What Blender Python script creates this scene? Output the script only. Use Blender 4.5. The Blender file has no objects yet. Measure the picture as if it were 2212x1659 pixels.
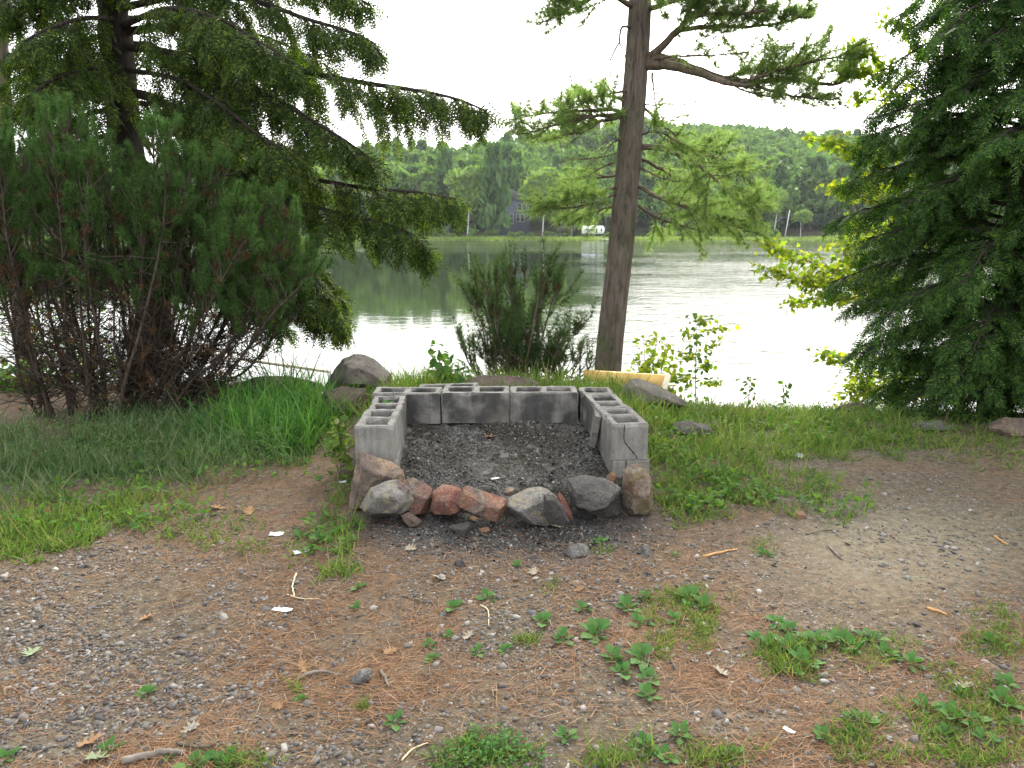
import bpy, bmesh, math, random
import numpy as np
from mathutils import Vector, Matrix, noise as mnoise

# ------------------------------------------------------------------ camera, sky, sun, exposure
SC = bpy.context.scene
COL = SC.collection
ZC, FPX, CX, CY, YH = 1.36, 1600.0, 1106.0, 829.5, 493.0       # measured on a 2212 px wide view of the photograph
PITCH = math.atan((CY - YH) / FPX)
SUN_AZ, SUN_EL = math.radians(20), math.radians(38)
cd = bpy.data.cameras.new("camera")
cam = bpy.data.objects.new("camera", cd)
COL.objects.link(cam)
cam.location = (0, 0, ZC)
cam.rotation_euler = (math.pi / 2 - PITCH, 0, 0)
cd.sensor_width = 36
cd.lens = 36 * FPX / 2212
cd.clip_start = 0.05
cd.clip_end = 5000
SC.camera = cam

W = bpy.data.worlds.new("World")
SC.world = W
W.use_nodes = True
wn = W.node_tree
bg = wn.nodes["Background"]
sky = wn.nodes.new("ShaderNodeTexSky")
sky.sky_type = 'NISHITA'
sky.sun_disc = False
sky.sun_elevation = SUN_EL
sky.sun_rotation = SUN_AZ
sky.dust_density = 6.0
tc = wn.nodes.new("ShaderNodeTexCoord")
cn = wn.nodes.new("ShaderNodeTexNoise")
cn.inputs["Scale"].default_value = 2.2
cn.inputs["Detail"].default_value = 4
cr = wn.nodes.new("ShaderNodeMapRange")
cr.inputs[1].default_value, cr.inputs[2].default_value = 0.3, 0.7
cr.inputs[3].default_value, cr.inputs[4].default_value = 5.0, 9.0
cb = wn.nodes.new("ShaderNodeCombineColor")
ad = wn.nodes.new("ShaderNodeMix")
ad.data_type = 'RGBA'
ad.blend_type = 'ADD'
ad.inputs[0].default_value = 1.0
wn.links.new(tc.outputs["Generated"], cn.inputs["Vector"])
wn.links.new(cn.outputs[0], cr.inputs[0])
for i in range(3):
    wn.links.new(cr.outputs[0], cb.inputs[i])
hs_ = wn.nodes.new("ShaderNodeHueSaturation")
hs_.inputs["Saturation"].default_value = 0.35                # thin cloud veils the sun: whiter glare
wn.links.new(sky.outputs[0], hs_.inputs["Color"])
wn.links.new(hs_.outputs[0], ad.inputs[6])
wn.links.new(cb.outputs[0], ad.inputs[7])           # thin bright overcast on top of the clear sky
wn.links.new(ad.outputs[2], bg.inputs[0])
bg.inputs[1].default_value = 0.1

sd = bpy.data.lights.new("sun", 'SUN')
sd.energy = 2.4
sd.angle = math.radians(9)
sd.color = (1.0, 0.95, 0.86)
sun = bpy.data.objects.new("sun", sd)
COL.objects.link(sun)
sv = Vector((math.sin(SUN_AZ) * math.cos(SUN_EL), math.cos(SUN_AZ) * math.cos(SUN_EL), math.sin(SUN_EL)))
sun.rotation_euler = sv.to_track_quat('Z', 'Y').to_euler()
SC.view_settings.view_transform = 'Standard'
SC.view_settings.look = 'None'
SC.view_settings.exposure = 1.65
SC.view_settings.gamma = 1.0
SC.cycles.max_bounces = 8
SC.cycles.transmission_bounces = 4
SC.cycles.diffuse_bounces = 4

rng = np.random.default_rng(7)
RR = random.Random(5)

# ------------------------------------------------------------------ pixel <-> world
CAM = np.array([0, 0, ZC])
FW = np.array([0, math.cos(PITCH), -math.sin(PITCH)])
UP = np.array([0, math.sin(PITCH), math.cos(PITCH)])


def ray(px, py):
    px, py = np.asarray(px, float), np.asarray(py, float)
    d = FW + UP * ((CY - py) / FPX)[..., None]
    d[..., 0] = d[..., 0] + (px - CX) / FPX
    return d


def P(px, py, Y):
    d = ray(px, py)
    return CAM + d * (np.asarray(Y, float) / d[..., 1])[..., None]


def scale_at(px, py, Y):
    d = ray(px, py)
    return float(Y / d[1]) / FPX


def pix(p):
    q = p - CAM
    f = q @ FW
    f = np.where(f < 0.05, np.nan, f)
    return CX + FPX * q[..., 0] / f, CY - FPX * (q @ UP) / f


def _h(ix, iy, s):
    n = (ix.astype(np.int64) * 374761393 + iy.astype(np.int64) * 668265263 + s * 1442695041) & 0xffffffff
    n = ((n ^ (n >> 13)) * 1274126177) & 0xffffffff
    return ((n ^ (n >> 16)) & 0xffff) / 65535.0


def vn(x, y, s=0):
    ix, iy = np.floor(x), np.floor(y)
    fx, fy = x - ix, y - iy
    fx, fy = fx * fx * (3 - 2 * fx), fy * fy * (3 - 2 * fy)
    a, b, c, d = _h(ix, iy, s), _h(ix + 1, iy, s), _h(ix, iy + 1, s), _h(ix + 1, iy + 1, s)
    return (a * (1 - fx) + b * fx) * (1 - fy) + (c * (1 - fx) + d * fx) * fy


def fbm(x, y, s=0, o=4):
    v, a, t = 0, 0.5, 0
    for i in range(o):
        v = v + a * vn(x * 2 ** i, y * 2 ** i, s + i * 17)
        t += a
        a *= .5
    return v / t


EX = [-40, -8, -3, -1, 0.5, 2, 4, 8, 40]
EY = [8.5, 7.4, 6.7, 6.4, 6.2, 5.95, 5.8, 6.2, 8.5]
WATER_Z = -2.2


def H(x, y):
    e = np.interp(x, EX, EY)
    d = y - e
    z = 0.05 * (fbm(x * .9, y * .9, 3) - .5) + 0.018 * (fbm(x * 5, y * 5, 9) - .5)
    hump = np.clip((y - 4.5) / .3, 0, 1) * np.clip((6.6 - y) / .5, 0, 1) * np.clip((1.25 - np.abs(x + .05)) / .4, 0, 1)
    z = z + .13 * hump
    z = z - 0.72 * 0.22 * np.logaddexp(0, d / 0.22)
    return np.maximum(z, -3.6)


def GT(px, py):
    d = ray(px, py)
    z = np.zeros(np.shape(px))
    for _ in range(6):
        p = CAM + d * np.minimum((z - ZC) / np.minimum(d[..., 2], -.02), 6.6 / d[..., 1])[..., None]
        z = H(p[..., 0], p[..., 1])
    p[..., 2] = z
    return p


# ------------------------------------------------------------------ objects
def tag(o, label=None, cat=None, group=None, kind=None):
    if label:
        o["label"] = label
    if cat:
        o["category"] = cat
    if group:
        o["group"] = group
    if kind:
        o["kind"] = kind
    return o


def thing(name, label, cat, loc=(0, 0, 0), group=None):
    o = bpy.data.objects.new(name, None)
    o.empty_display_size = .1
    COL.objects.link(o)
    o.location = [float(c) for c in loc]
    return tag(o, label, cat, group)


def make_mesh(name, V, T, mat, smooth=False):
    me = bpy.data.meshes.new(name)
    V = np.ascontiguousarray(V, np.float32)
    T = np.ascontiguousarray(T, np.int32)
    n, m = len(V), len(T)
    k = T.shape[1]
    me.vertices.add(n)
    me.vertices.foreach_set("co", V.ravel())
    me.loops.add(m * k)
    me.polygons.add(m)
    me.polygons.foreach_set("loop_start", np.arange(0, m * k, k, dtype=np.int32))
    me.loops.foreach_set("vertex_index", T.ravel())
    if smooth:
        me.polygons.foreach_set("use_smooth", np.ones(m, bool))
    me.update(calc_edges=True)
    if mat:
        me.materials.append(mat)
    return me


def link(name, me, parent=None, loc=None):
    o = bpy.data.objects.new(name, me)
    COL.objects.link(o)
    if parent is not None:
        o.parent = parent
    if loc is not None:
        o.location = [float(c) for c in loc]
    return o


class MB:
    def __init__(s):
        s.v, s.f, s.n = [], [], 0

    def add(s, V, T):
        V = np.asarray(V, float)
        s.v.append(V)
        s.f.append(np.asarray(T, int) + s.n)
        s.n += len(V)

    def inst(s, T, TF, M, t):
        V = np.einsum('nij,kj->nki', M, T) + t[:, None, :]
        n, k = V.shape[:2]
        F = TF[None] + (np.arange(n) * k)[:, None, None]
        s.add(V.reshape(-1, 3), F.reshape(-1, 3))

    def tube(s, path, radii, seg=6, cap=True):
        path = np.asarray(path, float)
        k = len(path)
        radii = np.broadcast_to(np.asarray(radii, float), (k,))
        t = np.gradient(path, axis=0)
        t /= np.linalg.norm(t, axis=1)[:, None] + 1e-9
        ref = np.array([0.31, .77, .12]) if abs(t[:, 2]).mean() > .7 else np.array([.05, .1, 1.])
        a = np.cross(t, ref)
        a /= np.linalg.norm(a, axis=1)[:, None] + 1e-9
        b = np.cross(t, a)
        th = np.linspace(0, 2 * math.pi, seg, endpoint=False)
        V = path[:, None] + radii[:, None, None] * (np.cos(th)[None, :, None] * a[:, None] + np.sin(th)[None, :, None] * b[:, None])
        i = np.arange(k - 1)[:, None] * seg
        j = np.arange(seg)[None]
        j2 = (j + 1) % seg
        q = np.stack([i + j, i + j2, i + seg + j2, i + seg + j], -1).reshape(-1, 4)
        T = np.concatenate([q[:, [0, 2, 1]], q[:, [0, 3, 2]]])
        V = V.reshape(-1, 3)
        if cap:
            n = len(V)
            V = np.concatenate([V, path[[0, -1]]])
            jj = np.arange(seg)
            T = np.concatenate([T, np.stack([np.full(seg, n), jj, (jj + 1) % seg], -1),
                                np.stack([np.full(seg, n + 1), (k - 1) * seg + (jj + 1) % seg, (k - 1) * seg + jj], -1)])
        s.add(V, T)

    def box(s, c, d, R=None):
        x = np.array([[i, j, k] for i in (-.5, .5) for j in (-.5, .5) for k in (-.5, .5)]) * np.asarray(d)
        if R is not None:
            x = x @ np.asarray(R).T
        q = np.array([[0, 1, 3, 2], [4, 6, 7, 5], [0, 4, 5, 1], [2, 3, 7, 6], [0, 2, 6, 4], [1, 5, 7, 3]])
        s.add(x + np.asarray(c), np.concatenate([q[:, [0, 1, 2]], q[:, [0, 2, 3]]]))

    def beam(s, a, b, w, h):
        a, b = np.asarray(a, float), np.asarray(b, float)
        y = b - a
        L = np.linalg.norm(y)
        y /= L
        x = np.cross(y, [0, 0, 1.])
        x /= np.linalg.norm(x) + 1e-9
        s.box((a + b) / 2, (w, L, h), np.stack([x, y, np.cross(x, y)], 1))

    def build(s, name, mat, parent=None, smooth=False, kind=None):
        V = np.concatenate(s.v)
        T = np.concatenate(s.f)
        if parent is not None:
            V = V - np.array(parent.location)
        me = make_mesh(name, V, T, mat, smooth)
        o = link(name, me, parent)
        if kind:
            o["kind"] = kind
        return o


def spline(pts, n):
    p = np.asarray(pts, float)
    if len(p) == 2:
        return p[0] + (p[1] - p[0]) * np.linspace(0, 1, n)[:, None]
    q = np.concatenate([[2 * p[0] - p[1]], p, [2 * p[-1] - p[-2]]])
    t = np.linspace(0, len(p) - 1 - 1e-6, n)
    i = t.astype(int)
    u = (t - i)[:, None]
    a, b, c, d = q[i], q[i + 1], q[i + 2], q[i + 3]
    return .5 * ((2 * b) + (c - a) * u + (2 * a - 5 * b + 4 * c - d) * u ** 2 + (3 * b - a - 3 * c + d) * u ** 3)


def nrm(a):
    return a / (np.linalg.norm(a, axis=-1, keepdims=True) + 1e-9)


def frames(d, up, sx, sy, sz):
    """columns: lateral, along d, normal"""
    d = nrm(d)
    x = nrm(np.cross(d, up))
    z = np.cross(x, d)
    n = len(d)
    f = lambda k: np.broadcast_to(np.asarray(k, float), (n,))[:, None]
    return np.stack([x * f(sx), d * f(sy), z * f(sz)], -1)


def rdir(n, g=None):
    g = rng if g is None else g
    return nrm(g.normal(size=(n, 3)))


NEEDLE = (np.array([[-.5, 0, 0], [.5, 0, 0], [0, 1, 0]], float), np.array([[0, 1, 2]]))
DIAM = (np.array([[0, 0, 0], [.5, .4, 0], [0, 1, -.06], [-.5, .4, 0]], float), np.array([[0, 1, 2], [0, 2, 3]]))


def blade_t(bend, droop):
    ts = [0, .35, .7, 1.0]
    V = []
    for t in ts:
        w = .5 * (1 - t ** 1.6)
        y = t - droop * t ** 2 * .45
        z = bend * t * t
        V += [[-w, y, z], [w, y, z]] if t < 1 else [[0, y - droop * .15, z]]
    return np.array(V, float), np.array([[0, 1, 3], [0, 3, 2], [2, 3, 5], [2, 5, 4], [4, 5, 6]])


def leaf_t(fold=.18, wid=1.0):
    o = [(0, 0), (.22, .12), (.36, .32), (.38, .5), (.28, .74), (0, 1)]
    V = [[0, 0, 0], [0, .33, 0], [0, .66, -.03], [0, 1, -.12]]
    T = []
    for s in (1, -1):
        b = len(V)
        for (x, y) in o[1:5]:
            V.append([s * x * wid, y, fold * x - .12 * y * y])
        tt = [[0, b, 1], [b, b + 1, 1], [b + 1, b + 2, 1], [1, b + 2, 2], [b + 2, b + 3, 2], [2, b + 3, 3]]
        T += tt if s > 0 else [t[::-1] for t in tt]
    return np.array(V, float), np.array(T)


def lobed_t(lobes, seed, curl=.12):
    r = random.Random(seed)
    pts = [(0, 0)]
    R = []
    for (x, y) in lobes:
        R.append((x, y))
    L = [(-x, y) for (x, y) in reversed(R) if x > 0.001]
    ring = [(0, 0)] + R + L
    V = [[0, .45, 0]] + [[x + r.uniform(-.02, .02), y + r.uniform(-.02, .02), curl * (x * x * 2.4 + (y - .45) ** 2) * r.uniform(.4, 1.6)] for x, y in ring]
    n = len(ring)
    return np.array(V, float), np.array([[0, 1 + i, 1 + (i + 1) % n] for i in range(n)])


OAK = [(.04, .1), (.2, .14), (.1, .26), (.36, .32), (.14, .46), (.42, .6), (.16, .66), (.26, .86), (.08, .84), (0, 1.0)]
MAPLE = [(.2, .02), (.42, .12), (.3, .24), (.5, .5), (.24, .48), (.14, .62), (.18, .78), (0, 1.0)]


def ico(sub):
    bm = bmesh.new()
    bmesh.ops.create_icosphere(bm, subdivisions=sub, radius=1)
    bm.verts.ensure_lookup_table()
    V = np.array([v.co[:] for v in bm.verts])
    T = np.array([[v.index for v in f.verts] for f in bm.faces])
    bm.free()
    return V, T


ICO = {k: ico(k) for k in (1, 2, 4, 5)}


# ------------------------------------------------------------------ materials
class NT:
    def __init__(s, name):
        s.m = bpy.data.materials.new(name)
        s.m.use_nodes = True
        s.t = s.m.node_tree
        s.b = s.t.nodes["Principled BSDF"]
        s.out = s.t.nodes["Material Output"]

    def n(s, ty, **kw):
        o = s.t.nodes.new(ty)
        for k, v in kw.items():
            setattr(o, k, v)
        return o

    def l(s, a, b):
        s.t.links.new(a, b)

    def obj(s, sc=(1, 1, 1), rand=False, world=False):
        if world:
            src = s.n("ShaderNodeNewGeometry").outputs["Position"]
        else:
            src = s.n("ShaderNodeTexCoord").outputs["Object"]
        mp = s.n("ShaderNodeMapping")
        mp.inputs["Scale"].default_value = sc
        s.l(src, mp.inputs[0])
        if rand:
            oi = s.n("ShaderNodeObjectInfo")
            v = s.n("ShaderNodeVectorMath", operation='SCALE')
            cx = s.n("ShaderNodeCombineXYZ")
            for i in range(3):
                s.l(oi.outputs["Random"], cx.inputs[i])
            s.l(cx.outputs[0], v.inputs[0])
            v.inputs[3].default_value = 57
            s.l(v.outputs[0], mp.inputs[1])
        return mp.outputs[0]

    def noise(s, vec, scale, detail=4, rough=.6, dist=0):
        o = s.n("ShaderNodeTexNoise")
        s.l(vec, o.inputs["Vector"])
        o.inputs["Scale"].default_value = scale
        o.inputs["Detail"].default_value = detail
        o.inputs["Roughness"].default_value = rough
        o.inputs["Distortion"].default_value = dist
        return o.outputs[0]

    def vor(s, vec, scale, out="Distance"):
        o = s.n("ShaderNodeTexVoronoi")
        s.l(vec, o.inputs["Vector"])
        o.inputs["Scale"].default_value = scale
        return o.outputs[out]

    def ramp(s, fac, stops, ease=False):
        o = s.n("ShaderNodeValToRGB")
        e = o.color_ramp.elements
        if ease:
            o.color_ramp.interpolation = 'EASE'
        while len(e) < len(stops):
            e.new(.5)
        for x, (p, c) in zip(e, stops):
            x.position = p
            c = (c, c, c) if not hasattr(c, '__len__') else c
            x.color = (*c[:3], 1)
        s.l(fac, o.inputs[0])
        return o.outputs[0]

    def mix(s, fac, a, b, mode='MIX'):
        o = s.n("ShaderNodeMix", data_type='RGBA', blend_type=mode)
        for v, i in ((fac, 0), (a, 6), (b, 7)):
            if hasattr(v, 'links') or hasattr(v, 'is_linked'):
                s.l(v, o.inputs[i])
            elif i == 0:
                o.inputs[0].default_value = v
            else:
                o.inputs[i].default_value = (*v[:3], 1)
        return o.outputs[2]

    def math(s, op, a, b=0., clamp=False):
        o = s.n("ShaderNodeMath", operation=op, use_clamp=clamp)
        for v, i in ((a, 0), (b, 1)):
            if hasattr(v, 'is_linked'):
                s.l(v, o.inputs[i])
            else:
                o.inputs[i].default_value = v
        return o.outputs[0]

    def bump(s, h, strength=.5, dist=.02, normal=None):
        o = s.n("ShaderNodeBump")
        o.inputs["Strength"].default_value = strength
        o.inputs["Distance"].default_value = dist
        s.l(h, o.inputs["Height"])
        if normal is not None:
            s.l(normal, o.inputs["Normal"])
        s.l(o.outputs[0], s.b.inputs["Normal"])
        return o.outputs[0]

    def base(s, c, rough=.85, spec=.3):
        if hasattr(c, 'is_linked'):
            s.l(c, s.b.inputs["Base Color"])
        else:
            s.b.inputs["Base Color"].default_value = (*c, 1)
        s.b.inputs["Roughness"].default_value = rough
        s.b.inputs["Specular IOR Level"].default_value = spec


def isl(N):
    return N.n("ShaderNodeNewGeometry").outputs["Random Per Island"]


def foliage(name, cols, trans=.4, tcol=None, rough=.65, spec=.12, clump=0):
    N = NT(name)
    k = len(cols) - 1
    c = N.ramp(isl(N), [(i / k, col) for i, col in enumerate(cols)])
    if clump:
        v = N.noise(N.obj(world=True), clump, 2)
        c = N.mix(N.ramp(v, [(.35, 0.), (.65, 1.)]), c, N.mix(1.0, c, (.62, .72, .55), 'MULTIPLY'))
    N.base(c, rough, spec)
    if trans:
        t = N.n("ShaderNodeBsdfTranslucent")
        N.l(N.mix(1.0, c, tcol or (1.5, 1.6, .7), 'MULTIPLY'), t.inputs[0])
        m = N.n("ShaderNodeMixShader")
        m.inputs[0].default_value = trans
        N.l(N.b.outputs[0], m.inputs[1])
        N.l(t.outputs[0], m.inputs[2])
        N.l(m.outputs[0], N.out.inputs[0])
    return N.m


def bark(name, c1, c2, sc=(1, 1, .16), f=28, bump=.8):
    N = NT(name)
    v = N.obj(sc)
    a = N.noise(v, f, 6, .7, .6)
    b = N.noise(N.obj(), 3, 3)
    c = N.ramp(a, [(.3, c1), (.5, c2), (.72, tuple(min(1, x * 1.5) for x in c2))])
    c = N.mix(N.ramp(b, [(.4, 0.), (.7, 1.)]), c, N.mix(1., c, (.75, .85, .7), 'MULTIPLY'))
    N.base(c, .95, .1)
    N.bump(a, bump, .03)
    return N.m


def plain(name, c1, c2=None, f=8, rough=.8, bump=.3, bd=.01, spec=.25):
    N = NT(name)
    if c2 is None:
        N.base(c1, rough, spec)
        return N.m
    v = N.noise(N.obj(rand=True), f, 5)
    N.base(N.ramp(v, [(.3, c1), (.7, c2)]), rough, spec)
    N.bump(v, bump, bd)
    return N.m


def islands(name, cols, rough=.85, spec=.25, fine=None):
    N = NT(name)
    k = len(cols) - 1
    c = N.ramp(isl(N), [(i / k, col) for i, col in enumerate(cols)])
    if fine:
        v = N.noise(N.obj(), fine, 3)
        c = N.mix(.5, c, N.ramp(v, [(.3, .35), (.7, 1.)]), 'MULTIPLY')
    N.base(c, rough, spec)
    return N.m


# ground ------------------------------------------------------------
def ground_mat():
    N = NT("ground")
    at = N.n("ShaderNodeVertexColor", layer_name="mask")
    sp = N.n("ShaderNodeSeparateColor")
    N.l(at.outputs[0], sp.inputs[0])
    v = N.obj()
    big, fine, vfine = N.noise(v, 2.2, 5), N.noise(v, 28, 6, .7), N.noise(v, 150, 4, .7)
    soil = N.ramp(fine, [(.3, (.038, .03, .02)), (.5, (.086, .067, .044)), (.7, (.155, .127, .088))])
    soil = N.mix(N.ramp(big, [(.4, 0.), (.62, 1.)]), soil, N.mix(1., soil, (.8, .86, .95), 'MULTIPLY'))
    cell = N.vor(v, 95, "Color")
    cd_ = N.vor(v, 95)
    hsv = N.n("ShaderNodeSeparateColor")
    N.l(cell, hsv.inputs[0])
    stone = N.ramp(hsv.outputs[0], [(0, (.04, .04, .042)), (.5, (.13, .125, .125)), (1., (.28, .27, .26))])
    stm = N.math('MULTIPLY', N.ramp(hsv.outputs[1], [(.5, 0.), (.55, 1.)]), N.ramp(cd_, [(.3, 1.), (.45, 0.)]))
    stm = N.math('MULTIPLY', stm, N.ramp(big, [(.38, .25), (.6, 1.)]))
    c = N.mix(stm, soil, stone)
    lit = N.noise(N.obj((1, .25, 1)), 60, 5, .7, 1.5)
    needle = N.ramp(lit, [(.3, (.045, .03, .019)), (.5, (.106, .068, .042)), (.7, (.19, .127, .08))])
    nm = N.math('MULTIPLY', sp.outputs[0], N.ramp(N.noise(v, 9, 5, .65), [(.36, 0.), (.58, 1.)]), True)
    c = N.mix(nm, c, needle)
    sand = N.ramp(fine, [(.3, (.1, .085, .06)), (.7, (.2, .175, .125))])
    c = N.mix(N.math('MULTIPLY', sp.outputs[2], N.ramp(vfine, [(.3, .5), (.6, 1.)]), True), c, sand)
    char = N.ramp(vfine, [(.35, (.012, .012, .013)), (.55, (.045, .043, .042)), (.75, (.16, .155, .15))])
    cm = N.math('MULTIPLY', sp.outputs[1], N.ramp(fine, [(.25, .6), (.5, 1.)]), True)
    c = N.mix(cm, c, char)
    N.base(c, .95, .12)
    h = N.math('ADD', N.math('MULTIPLY', fine, .7), N.math('MULTIPLY', vfine, .3))
    N.bump(h, .9, .02)
    return N.m


def hill_mat():
    N = NT("far_bank")
    at = N.n("ShaderNodeVertexColor", layer_name="mask")
    sp = N.n("ShaderNodeSeparateColor")
    N.l(at.outputs[0], sp.inputs[0])
    v = N.obj()
    g = N.ramp(N.noise(v, .15, 5), [(.3, (.03, .05, .018)), (.7, (.07, .085, .035))])
    c = N.mix(sp.outputs[0], g, N.ramp(N.noise(v, .5, 4), [(.3, (.13, .085, .06)), (.7, (.24, .16, .11))]))
    N.base(c, .95, .1)
    return N.m


def water_mat():
    N = NT("lake_water")
    N.base((.02, .03, .014), .04, .5)
    N.b.inputs["IOR"].default_value = 1.333
    geo = N.n("ShaderNodeNewGeometry").outputs["Position"]
    sx = N.n("ShaderNodeSeparateXYZ")
    N.l(geo, sx.inputs[0])
    x, y = sx.outputs[0], sx.outputs[1]
    rip = N.noise(N.obj((.75, 1.1, 1)), 3.6, 4, .65, .6)
    rip2 = N.noise(N.obj((.7, 1.15, 1)), 1.0, 3, .6, .8)
    # ruffled water: everywhere far out, and over the right half; calm sheltered water on the left nearer the shore
    calm_n = N.math('MULTIPLY', N.math('SUBTRACT', N.noise(N.obj((.35, 1.6, 1)), .035, 4), .5), 1.1)
    ang = N.math('DIVIDE', x, N.math('MAXIMUM', y, 1.))
    right = N.ramp(N.math('ADD', N.math('MULTIPLY', calm_n, .35), N.math('ADD', ang, .5)), [(.56, 0.), (.68, 1.)])
    far = N.ramp(N.math('ADD', N.math('MULTIPLY', calm_n, .5), N.math('DIVIDE', y, 300.)), [(.33, 0.), (.45, 1.)])
    near = N.ramp(N.math('DIVIDE', y, 40.), [(.3, 1.), (.95, 0.)])
    ruf = N.math('MAXIMUM', N.math('MAXIMUM', right, far), N.math('MULTIPLY', near, .22))
    pat = N.ramp(N.noise(N.obj((.5, 1.5, 1)), .05, 5, .65), [(.35, .35), (.65, 1.)])
    amp = N.math('ADD', N.math('MULTIPLY', N.math('MULTIPLY', ruf, pat), .5), .018)
    hgt = N.math('MULTIPLY', N.math('ADD', N.math('MULTIPLY', rip, .35), rip2), amp)
    N.bump(hgt, .55, .22)
    N.l(N.math('ADD', N.math('MULTIPLY', ruf, .07), .0), N.b.inputs["Roughness"])
    return N.m


def concrete_mat(name, tone=1.0):
    N = NT(name)
    v = N.obj(rand=True)
    a = N.noise(v, 9, 5)
    f = N.noise(v, 130, 3, .7)
    c = N.ramp(a, [(.3, (.13 * tone, .126 * tone, .116 * tone)), (.7, (.225 * tone, .218 * tone, .2 * tone))])
    c = N.mix(.6, c, N.ramp(f, [(.3, .55), (.6, 1.)]), 'MULTIPLY')
    # smoke stains on the faces that look into the hearth
    g = N.n("ShaderNodeNewGeometry")
    sb = N.n("ShaderNodeVectorMath", operation='SUBTRACT')
    sb.inputs[0].default_value = (-.08, 3.95, .2)
    N.l(g.outputs["Position"], sb.inputs[1])
    nz = N.n("ShaderNodeVectorMath", operation='NORMALIZE')
    N.l(sb.outputs[0], nz.inputs[0])
    dt = N.n("ShaderNodeVectorMath", operation='DOT_PRODUCT')
    N.l(nz.outputs[0], dt.inputs[0])
    N.l(g.outputs["Normal"], dt.inputs[1])
    sxyz = N.n("ShaderNodeSeparateXYZ")
    N.l(g.outputs["Position"], sxyz.inputs[0])
    inner = N.ramp(dt.outputs["Value"], [(.25, 0.), (.6, 1.)])
    deep = N.ramp(N.math('DIVIDE', sxyz.outputs[1], 6.), [(.615, .18), (.7, 1.)])
    st = N.ramp(N.noise(N.obj(world=True), 5.5, 4, .55, .3), [(.36, .1), (.6, 1.)], True)
    m = N.math('MULTIPLY', N.math('MULTIPLY', inner, deep), st)
    c = N.mix(N.math('MULTIPLY', m, .88), c, (.035, .034, .034))
    stv = N.ramp(N.noise(N.obj((1, 1, .12), rand=True), 26, 3), [(.42, .62), (.6, 1.)])
    c = N.mix(.55, c, stv, 'MULTIPLY')
    tan_ = N.ramp(N.noise(v, 3.3, 3), [(.55, 0.), (.75, 1.)])
    c = N.mix(N.math('MULTIPLY', tan_, .35), c, (.2, .17, .13))
    N.base(c, .95, .15)
    N.bump(N.math('ADD', N.math('MULTIPLY', f, .6), a), .6, .006)
    return N.m


def rock_mat(name, cols, speck=.3, moss=None, sc=7, dark=None):
    N = NT(name)
    v = N.obj(rand=True)
    a = N.noise(v, sc, 6, .62, 1.2)
    f = N.noise(v, 85, 4, .75)
    k = len(cols) - 1
    c = N.ramp(a, [(.28 + .44 * i / k, col) for i, col in enumerate(cols)])
    c = N.mix(.85, c, N.ramp(f, [(.32, .35), (.58, 1.15)]), 'MULTIPLY')
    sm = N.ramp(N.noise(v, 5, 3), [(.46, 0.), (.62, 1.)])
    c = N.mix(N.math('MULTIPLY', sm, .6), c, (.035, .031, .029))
    if speck:
        s = N.ramp(N.noise(v, 210, 3, .7), [(.57, 0.), (.68, .8)])
        s = N.math('MULTIPLY', s, N.ramp(N.noise(v, 11, 3), [(.45, 0.), (.6, 1.)]))
        c = N.mix(N.math('MULTIPLY', s, speck), c, (.6, .57, .52))
    if moss:
        mm = N.ramp(N.noise(v, 14, 4), [(.52, 0.), (.62, 1.)])
        c = N.mix(N.math('MULTIPLY', mm, .75), c, moss)
    if dark:
        mm = N.ramp(N.noise(v, 6, 3), [(.45, 0.), (.6, 1.)])
        c = N.mix(N.math('MULTIPLY', mm, .8), c, dark)
    N.base(c, .8, .35)
    N.bump(N.math('ADD', f, N.math('MULTIPLY', a, 1.8)), .9, .02)
    return N.m


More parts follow.
